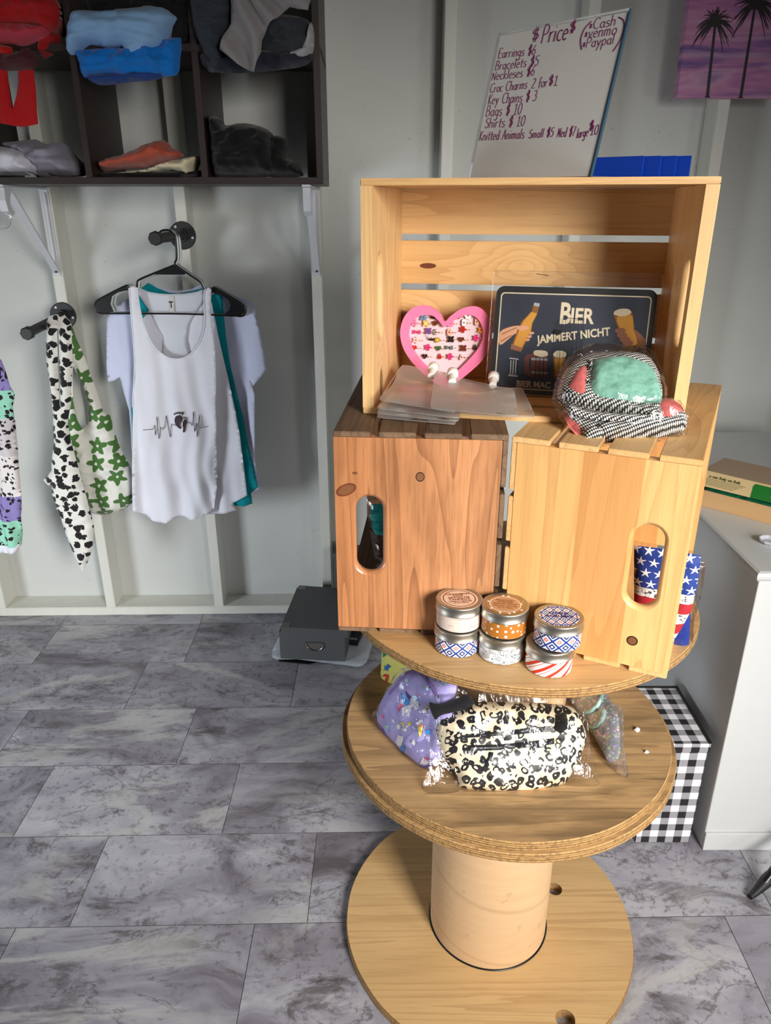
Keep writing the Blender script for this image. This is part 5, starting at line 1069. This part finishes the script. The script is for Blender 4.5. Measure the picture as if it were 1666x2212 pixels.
mb = MB(); mb.tube(onfront(c3([(718, 573), (765, 570), (775, 550), (780, 600), (788, 505), (797, 618), (805, 560), (815, 572), (822, 562), (830, 505), (850, 614), (856, 548), (885, 552)]), 0), .0009, 5)
mb.tube(onfront(c3([(935, 535), (955, 540), (962, 552), (968, 482), (976, 580), (984, 540), (990, 605), (997, 502), (1001, 565), (1040, 560)]), 0), .0009, 5)
for L in ([(875, 520), (885, 502), (905, 498), (918, 512), (912, 530), (905, 545), (910, 562), (902, 566), (885, 555), (876, 540)], [(922, 525), (932, 518), (938, 530), (934, 550), (928, 580), (919, 582), (920, 560), (917, 545)],
          *[[(x - r, y), (x, y - r * 1.4), (x + r, y), (x, y + r * 1.4)] for x, y, r in ((874, 494, 4), (884, 488, 4), (894, 486, 4.5), (904, 487, 5), (916, 489, 6), (924, 511, 3), (930, 512, 3), (936, 517, 3))]):
    P = spline(fr.pts(c3(L)), 3); ps, tri = cdt(P, (), .01, inner=False); mb.add([fr.at(a, b, f1(a, b) + .0034) for a, b in ps], tri, ps)
mb.build('printed_motif', print_dark, t)
fb = wall(.128); tg = MB(); P = fb.pts([(366, 640), (377, 640), (377, 677), (367, 676)]); tg.prism(fb, P, .004, .006, sp=1); tg = tg.build('neck_label', mat('label_tape', col=(216, 214, 210), rough=.7), t)
a = fb.px((371.5, 664)); text('T', fb, a[0], a[1], .024, ink, tg, w=.0064, bold=.0006, sx=.8)
a = fb.px((371.5, 652)); text('TEN', fb, a[0], a[1], .0055, ink, tg, w=.0064, bold=.0006) if False else None
hung('tank_top', 'second white tank top, its right side showing behind the front one', 'tank top', [('body', .122, [(300, 700), (330, 660), (420, 650), (450, 640), (458, 655), (470, 720), (484, 780), (497, 834), (508, 885), (519, 942), (534, 1071), (503, 1088), (512, 1103), (480, 1109), (440, 1112), (400, 1113), (330, 1095), (298, 1070), (296, 900)], white_jersey, fold(.004, 58, 8), 0, ())])
hung('tank_top', 'teal tank top showing at the right between the white tops', 'tank top', [('body', .108, [(296, 640), (306, 622), (320, 611), (340, 622), (366, 632), (384, 634), (410, 630), (440, 622), (462, 634), (480, 639), (488, 726), (500, 800), (514, 855), (526, 905), (536, 959), (557, 1052), (542, 1066), (545, 1088), (525, 1093), (440, 1085), (310, 1070), (288, 1020), (283, 890), (293, 800), (306, 720)], teal_jersey, fold(.005, 52, 11), 0, ())])
hung('t_shirt', 'bluish white short-sleeved t-shirt at the back of the hangers', 't-shirt', [('body', .094, [(231, 688), (250, 664), (300, 628), (330, 612), (350, 622), (384, 628), (415, 624), (440, 612), (480, 632), (530, 645), (549, 657), (560, 705), (570, 755), (577, 798), (562, 816), (547, 833), (540, 820), (551, 850), (551, 982), (564, 1054), (545, 1062), (400, 1075), (290, 1060), (284, 960), (281, 885), (268, 845), (259, 814), (246, 823), (233, 826), (229, 784)], lav_jersey, fold(.006, 46, 15, base=.4), 0, ())])

# ---- bags on the left hook
def f_cow(g):
    u = g.coord('UV'); q = g.n('ShaderNodeVectorMath', operation='MULTIPLY_ADD'); g.set(q.inputs[0], g.noise(u, 60, 2, col=True)); q.inputs[1].default_value = (.022, .022, 0); g.set(q.inputs[2], u)
    d, c = g.vor(q.outputs[0], 40, rnd=.9, out=('Distance', 'Color'), dim='2D'); n = g.m_('SUBTRACT', g.m_('MULTIPLY_ADD', g.xyz(c)[0], .22, .25), d)
    return {'Base Color': g.mix(g.step(n, 0, .02), lin((226, 226, 220)), lin((16, 15, 17))), 'Normal': g.bump(g.noise(u, 500, 3), .35, .001)}
def f_flow(g):
    u = g.coord('UV'); q = g.n('ShaderNodeTexVoronoi', voronoi_dimensions='2D'); g.set(q.inputs['Vector'], u); q.inputs['Scale'].default_value = 15.5; q.inputs['Randomness'].default_value = .6
    l = g.vm('SUBTRACT', u, q.outputs['Position']); x, y, _ = g.xyz(l); th = g.m_('ARCTAN2', y, x); rr = g.m_('SQRT', g.m_('ADD', g.m_('POWER', x, 2), g.m_('POWER', y, 2)))
    ph = g.m_('MULTIPLY', g.xyz(q.outputs['Color'])[0], 6); e = g.m_('MULTIPLY_ADD', g.m_('COSINE', g.m_('ADD', g.m_('MULTIPLY', th, 5), ph)), .007, .022)
    nz = g.m_('MULTIPLY', g.m_('SUBTRACT', g.noise(u, 160, 3), .5), .006); rr = g.m_('ADD', rr, nz)
    c = g.mix(g.m_('MULTIPLY', g.m_('LESS_THAN', rr, e), g.m_('GREATER_THAN', rr, .0042)), lin((226, 226, 218)), lin((72, 116, 54)))
    return {'Base Color': c, 'Normal': g.bump(g.noise(u, 350, 3), .5, .002)}
cow = mat('cow_print_plush', f_cow, rough=.95, sheen=.3); flow = mat('green_flower_plush', f_flow, rough=.95, sheen=.3)
def q4(L): return [(x / 3.95, 680 + y / 3.95) for x, y in L]
fr = wall(.13); COW = q4([(395, 60), (392, 200), (395, 400), (420, 560), (440, 700), (450, 850), (455, 950), (460, 1100), (445, 1200), (438, 1290), (440, 1330), (405, 1370), (370, 1410), (400, 1450), (442, 1462), (445, 1540), (470, 1620), (510, 1720), (540, 1800), (580, 1920), (610, 2000), (650, 2090), (700, 2182), (730, 2150), (765, 2070), (790, 1990), (795, 1900), (802, 1800), (780, 1720), (760, 1650), (740, 1560), (700, 1430), (665, 1290), (640, 1200), (600, 1060), (585, 960), (580, 900), (605, 760), (612, 600), (620, 400), (612, 150), (600, 60), (540, 5), (480, -5), (420, 10)])
t = thing('shoulder_bag', 'black and white cow print plush bag hanging from the left hook', 'bag', tuple(fr.at(-.87, .6)))
fr = wall(.165); mb = MB(); puff(mb, fr, fr.pts(COW), .02, .035, Tb=.016, holes=[fr.pts(q4([(487, 118), (498, 112), (506, 400), (512, 560), (516, 780), (508, 780), (500, 560), (494, 400)]))], sp=.008, wr=.007, wf=20, seed=4); mb.build('bag_body', cow, t)
t = thing('shoulder_bag', 'white plush bag with green flowers behind the cow print one', 'bag', tuple(wall(.08).at(-.8, .66)))
fr = wall(.085); FLW = q4([(600, 60), (625, 120), (650, 200), (700, 310), (745, 420), (770, 510), (800, 580), (845, 710), (880, 830), (940, 860), (960, 930), (985, 1020), (1020, 1120), (1060, 1200), (1110, 1290), (1140, 1360), (1148, 1480), (1135, 1600), (1070, 1650), (1000, 1680), (930, 1700), (860, 1710), (780, 1690), (700, 1500), (640, 1300), (560, 1020), (580, 900), (600, 700), (590, 400), (540, 150), (500, 40), (550, 0)])
mb = MB(); fs_ = puff(mb, fr, fr.pts(FLW), .03, .05, Tb=.022, holes=[fr.pts(q4([(622, 430), (660, 500), (705, 600), (740, 690), (762, 780), (750, 930), (705, 980), (660, 900), (625, 780), (618, 600)]))], sp=.008, wr=.012, wf=16, seed=9); mb.build('bag_body', flow, t)
def f_patch(g):
    u = g.coord('UV'); y = g.xyz(u)[1]; Z = lambda p: wall(.2).px((20, p))[1]; z0, z1 = Z(1200), Z(780); k = g.m_('DIVIDE', g.m_('SUBTRACT', y, z0), z1 - z0); K = lambda p: (Z(p) - z0) / (z1 - z0)
    base = g.ramp(k, [(0, lin((150, 214, 188))), (K(1125), lin((142, 128, 190))), (K(1072), lin((228, 222, 220))), (K(985), lin((206, 200, 204))), (K(905), lin((150, 214, 188))), (K(845), lin((142, 128, 190)))], 'CONSTANT')
    q = g.n('ShaderNodeVectorMath', operation='MULTIPLY_ADD'); g.set(q.inputs[0], g.noise(u, 60, 2, col=True)); q.inputs[1].default_value = (.016, .016, 0); g.set(q.inputs[2], u); d = g.vor(q.outputs[0], 70, rnd=.9); n = g.noise(u, 60, 1)
    sp = g.m_('MULTIPLY', g.m_('LESS_THAN', d, .42), g.m_('GREATER_THAN', n, .44)); return g.mix(sp, base, lin((22, 18, 24)))
fr = wall(.2); t = thing('dress', 'patchwork leopard print dress at the left edge, in lilac, mint and white bands', 'dress', tuple(fr.at(-1.05, .56)))
mb = MB(); sheet(mb, fr, fr.pts([(-90, 760), (0, 778), (8, 800), (18, 835), (29, 853), (24, 880), (30, 915), (38, 985), (44, 1040), (46, 1100), (46, 1175), (38, 1186), (20, 1193), (-90, 1196)]), sp=.01, f=fold(.008, 60, 21, base=.5)); mb.build('skirt', mat('patchwork_leopard', f_patch, rough=.85), t, solid=.0015)
mb = MB(); sheet(mb, fr, fr.pts([(-90, 1180), (38, 1178), (46, 1170), (42, 1186), (20, 1195), (-90, 1199)]), sp=.01, f=lambda a, b: fold(.008, 60, 21, base=.5)(a, b) + .002); mb.build('hem', white_jersey, t, solid=.0015)

# ================================================================== grey storage boxes on the floor
greyb = mat('grey_cardboard', col=(84, 86, 88), rough=.6); dark_edge = mat('dark_card_inside', col=(24, 24, 26), rough=.8); chrome = mat('chrome', col=(200, 200, 200), rough=.15, metal=1)
bx, by, bw, bd, z0, ya = -.327, 1.975, .203, .285, .013, R(-5); t = thing('storage_box', 'grey lidded storage box with a chrome label handle, on the floor by the wall', 'box', (bx, by, z0), ya)
M = wmat(t); I = Matrix.Identity(4)
mb = MB()
for a, b in (((0, 0, 0), (bw, .004, .098)), ((0, bd - .004, 0), (bw, bd, .098)), ((0, .0041, 0), (.004, bd - .0041, .098)), ((bw - .004, .0041, 0), (bw, bd - .0041, .098)), ((.0041, .0041, 0), (bw - .0041, bd - .0041, .004))): mb.box(a, b, m=M)
mb.build('body', greyb, t)
Ml = M @ Matrix.Translation((.009, -.006, .1)) @ Matrix.Rotation(R(1.5), 4, 'X') @ Matrix.Rotation(R(-1.5), 4, 'Z')
mb = MB(); mb.box((0, 0, .014), (bw + .004, bd - .03, .018), m=Ml)
for a, b in (((0, 0, -.006), (bw + .004, .003, .0139)), ((0, bd - .033, -.006), (bw + .004, bd - .03, .0139)), ((0, .0031, -.006), (.003, bd - .0331, .0139)), ((bw + .001, .0031, -.006), (bw + .004, bd - .0331, .0139))): mb.box(a, b, m=Ml)
lid = mb.build('lid', greyb, t)
corner_m = mat('metal_corner', col=(120, 118, 114), rough=.35, metal=.6)
for x, y in ((-.0005, -.0005), (-.0005, bd - .0545)):
    mb = MB(); mb.box((x, y, .0175), (x + .025, y + .025, .0187), m=Ml); mb.box((x, y if y < 0 else y + .024, .002), (x + .03, y + .0004 if y < 0 else y + .0245, .0187), m=Ml); mb.build('corner_guard', corner_m, lid)
mb = MB(); mb.tube([M @ V((.082, -.001, .064)), M @ V((.138, -.001, .064))], .0022, 8); mb.tube([M @ V((.11 + .027 * math.cos(a), -.002 - .003 * math.sin(a), .060 - .024 * math.sin(a))) for a in [math.pi * k / 14 for k in range(15)]], .0017, 8); hd = mb.build('handle', chrome, t)
mb = MB(); P = [(.11 + .024 * math.cos(a), .060 - .020 * math.sin(a)) for a in [math.pi * k / 14 for k in range(15)]]; mb.add([M @ V((x, -.0008, z)) for x, z in P], [list(range(15))]); mb.build('label_plate', mat('handle_plate', col=(98, 92, 88), rough=.4), t)
t = thing('storage_box', 'darker grey storage box at the back behind the brown crate, only its edge showing', 'box', (-.172, 2.21, .118)); MB().box((-.172, 2.205, .118), (-.06, 2.268, .262), bev=.002).build('body', greyb, t); MB().box((-.174, 2.203, .25), (-.058, 2.27, .266), bev=.002).build('lid', greyb, t)
pb = mat('white_poly_mailer', col=(196, 204, 214), rough=.4); fz = flat(.0085); mb = MB(); puff(mb, fz, spline(fz.pts([(588, 1420), (606, 1370), (640, 1330), (800, 1350), (800, 1405), (784, 1438), (740, 1436), (690, 1430), (640, 1424)]), 3), .0038, .015, Tb=.003, sp=.012, wr=.002, wf=30)
t = setp(mb.build('poly_mailer', pb), 'flat white plastic mailer lying under the grey storage box', 'bag')
fz = flat(.0025); mb = MB(); mb.prism(fz, fz.pts([(597, 1421), (604, 1428), (668, 1434), (740, 1415), (740, 1380), (640, 1380)]), -.0024, .0024, sp=1); setp(mb.build('black_folder', black_plastic), 'thin black folder at the very bottom under the white mailer', 'folder')
fz = flat(.0135); t = thing('small_carton', 'small black carton lying on the white mailer right of the grey box', 'carton', tuple(fz.at(*fz.px((765, 1380))))); mb = MB(); P = fz.pts([(752, 1393), (773, 1395), (788, 1364), (768, 1358)]); mb.prism(fz, P, 0, .012, sp=1); mb.build('carton_body', mat('black_card', col=(20, 22, 34), rough=.4), t)
mb = MB(); P = fz.pts([(756, 1388), (771, 1390), (773, 1386), (758, 1384)]); mb.poly(fz, P, .0124); mb.build('printed_line', printm('pale_print', (150, 150, 156)), t)

# ================================================================== right side: cabinet, gingham box, carton
t = thing('white_cabinet', 'white painted cabinet at the right edge, its grey side in shade', 'cabinet', (.702, 1.24, 0)); CX0, CY0, CX1, CY1, CZ = .702, 1.246, 1.25, 2.16, .668
MB().box((CX0, CY0, .0), (CX1, CY1, CZ)).build('body', white_paint, t, bevel=.002)
MB().box((CX0 - .0, CY0 - .006, 0), (CX1, CY0 - .0003, .048)).build('plinth_board', white_paint, t, bevel=.0015)
mb = MB(); pr = [(.0, 0), (-.006, .002), (-.010, .008), (-.011, .014), (-.009, .0195), (-.003, .0215)]; vs = []
for o_, z in pr: vs += [(CX0 + o_, CY0 + o_, CZ + z), (CX1, CY0 + o_, CZ + z), (CX1, CY1, CZ + z), (CX0 + o_, CY1, CZ + z)]
fs = [[i * 4 + j, i * 4 + (j + 1) % 4, (i + 1) * 4 + (j + 1) % 4, (i + 1) * 4 + j] for i in range(5) for j in range(4)] + [[20, 21, 22, 23], [3, 2, 1, 0]]
mb.add(vs, fs); mb.build('top', white_paint, t)
ZCB = CZ + .0216
def f_ging(g):
    x, y, _ = g.xyz(g.coord('UV')); a = g.m_('LESS_THAN', g.m_('FRACT', g.m_('MULTIPLY', x, 28)), .5); b = g.m_('LESS_THAN', g.m_('FRACT', g.m_('MULTIPLY', y, 28)), .5)
    tw = g.m_('GREATER_THAN', g.m_('FRACT', g.m_('MULTIPLY', g.m_('ADD', x, y), 700)), .5); one = g.m_('ABSOLUTE', g.m_('SUBTRACT', a, b)); both = g.m_('MULTIPLY', a, b)
    c = g.mix(g.m_('MULTIPLY', one, g.m_('MULTIPLY_ADD', tw, .35, .45)), lin((236, 236, 244)), lin((40, 40, 48))); return g.mix(both, c, lin((30, 28, 32)))
ging = mat('gingham_paper', f_ging, rough=.55)
t = thing('gift_box', 'tall black and white gingham box on the floor beside the cabinet', 'box', (.63, 1.36, 0)); gx0, gx1, gy0, gy1, gz = .560, .680, 1.262, 1.455, .277
mb = MB(); mb.box((gx0, gy0, .001), (gx1, gy1, gz - .022)); 
for q in range(len(mb.f)): 
    n_ = [mb.v[i] for i in mb.f[q]]; mb.uv[q] = [(p.x, p.y) if abs(n_[0].z - n_[1].z) + abs(n_[1].z - n_[2].z) < 1e-6 else ((p.x, p.z) if abs(n_[0].y - n_[1].y) + abs(n_[1].y - n_[2].y) < 1e-6 else (p.y, p.z)) for p in n_]
mb.build('box_body', ging, t)
mb = MB(); mb.box((gx0 - .003, gy0 - .003, gz - .0218), (gx1 + .003, gy1 + .003, gz))
for q in range(len(mb.f)):
    n_ = [mb.v[i] for i in mb.f[q]]; mb.uv[q] = [(p.x, p.y) if abs(n_[0].z - n_[1].z) + abs(n_[1].z - n_[2].z) < 1e-6 else ((p.x, p.z) if abs(n_[0].y - n_[1].y) + abs(n_[1].y - n_[2].y) < 1e-6 else (p.y, p.z)) for p in n_]
mb.build('lid', ging, t)
mb = MB(); wdt = .005
for a, b in (((gx1 - .002, gy0 - .0035, gz), (gx1 + .0038, gy1 + .003, gz + .003)), ((gx0 - .003, gy1 - .002, gz), (gx1 - .0021, gy1 + .003, gz + .003))): mb.box(a, b)
mb.build('dark_rim', mat('dark_metal_rim', col=(44, 42, 40), rough=.35, metal=.5), t)
kraft = mat('kraft_card', col=(206, 166, 116), rough=.75, bump=(120, .1, .001)); kraft_p = printm('pale_kraft_print', (214, 190, 142)); greenp = printm('green_print', (30, 116, 44)); green_film = mat('green_poly_film', col=(16, 92, 66), rough=.2, bump=(60, .9, .006)); green_ink = printm('dark_green_ink', (70, 84, 40))
cf = stand((.729, 1.555, ZCB + .0003), math.atan2(-.094, .094), 0)
t = thing('bag_carton', 'open cardboard carton of green bags on top of the cabinet', 'carton', (.729, 1.555, ZCB), 0)
def q10(L): return [(1400 + x / 6.263, 960 + y / 6.263) for x, y in L]
cp = lambda L: cf.pts(q10(L))
yt = cf.px((1540, 1066))[1]; LW = .36
def cbox(u0, u1, w0, w1, z0_, z1_, name, m, par=t):
    mb = MB(); mb.prism(cf, [(u0, z0_), (u1, z0_), (u1, z1_), (u0, z1_)], w0, w1, sp=1); return mb.build(name, m, par)
zt_, zg, zp = (cf.px((1575, q))[1] for q in (1072.5, 1064.6, 1028.6))
cbox(-.03, LW, -.003, 0, 0, zt_, 'front_panel', kraft); cbox(-.03, -.027, -.1, -.0031, 0, zp - .004, 'side_panel', kraft); cbox(-.0269, LW, -.1, -.097, 0, zp - .004, 'rear_panel', kraft)
mb = MB(); puff(mb, cf.off(-.02), [(-.024, .004), (LW, .004), (LW, zg), (-.024, zg)], .013, .012, Tb=.04, sp=.012, wr=.008, wf=45); setp(mb.build('green_bags', green_film, t))
up = cbox(-.03, LW, -.006, -.003, zg, zp, 'label_panel', kraft_p)
mb = MB(); fr = cf; FD = np.array(flat(ZCB + zp).px((1590, 996))); FD = float((FD - cf.o[:2]) @ (-cf.n[:2])); P = [(-.03, 0), (LW, 0), (LW, FD), (-.03, FD)]; tf = Frame(cf.at(0, zp, -.006), cf.u, tuple(-np.array(cf.n)))
mb.prism(tf, P, -.002, 0, sp=1); mb.build('top_flap', mat('faded_kraft', col=(176, 152, 128), rough=.8), t)
a = cf.px((1626, 1043)); mb = MB(); mb.prism(cf, [(a[0], zg + .0002), (LW, zg + .0002), (LW, zp - .004), (a[0] + .006, zp - .004), (a[0] + .002, zp - .009)], -.0029, -.0026, sp=1); mb.build('green_panel', greenp, up)
a = cf.px((1548, 1036)); text('u can Rely on Reli.', cf, cf.px((1600, 1044))[0] + .0, zg + .0235, .0092, green_ink, up, w=-.0024, align='RIGHT', bold=.00025, shear=.15)
mb = MB()
for k in range(5): mb.prism(cf, [(-.02, zg + .0195 - k * .0034), (a[0] + .062 - .006 * k, zg + .0195 - k * .0034), (a[0] + .062 - .006 * k, zg + .0202 - k * .0034), (-.02, zg + .0202 - k * .0034)], -.0029, -.0025, sp=1)
mb.build('printed_lines', green_ink, up)
text('Reli.', cf, .12, zg + .012, .013, white_ink, up, w=-.0022, align='LEFT', bold=.0004)
t = thing('glass_dish', 'small faceted glass dish on the cabinet top, cut by the right edge', 'dish', (.774, 1.366, ZCB)); mb = MB(); mb.lathe((.774, 1.366, ZCB), [(.0, .001), (.014, .001), (.02, .006), (.021, .010), (.019, .010), (.013, .005), (0, .004)], 10, smooth=False)
mb.build('dish_bowl', mat('cut_glass', col=(225, 225, 240), rough=.08, spec=.8, alpha=.75), t)
t = thing('tripod_stand', 'black tubular stand leg reaching in at the right edge on the floor', 'stand', (.765, 1.12, 0))
mb = MB(); mb.tube([(.772, 1.128, .010), (.86, 1.18, .085), (.95, 1.23, .16)], .0095, 12); lg = mb.build('leg', black_plastic, t)
mb = MB(); mb.tube([(.748, 1.114, .007), (.760, 1.121, .0085), (.79, 1.139, .021), (.802, 1.146, .031)], [.006, .0075, .0125, .0115], 14); mb.build('rubber_foot', mat('black_rubber', col=(26, 26, 30), rough=.5), lg)
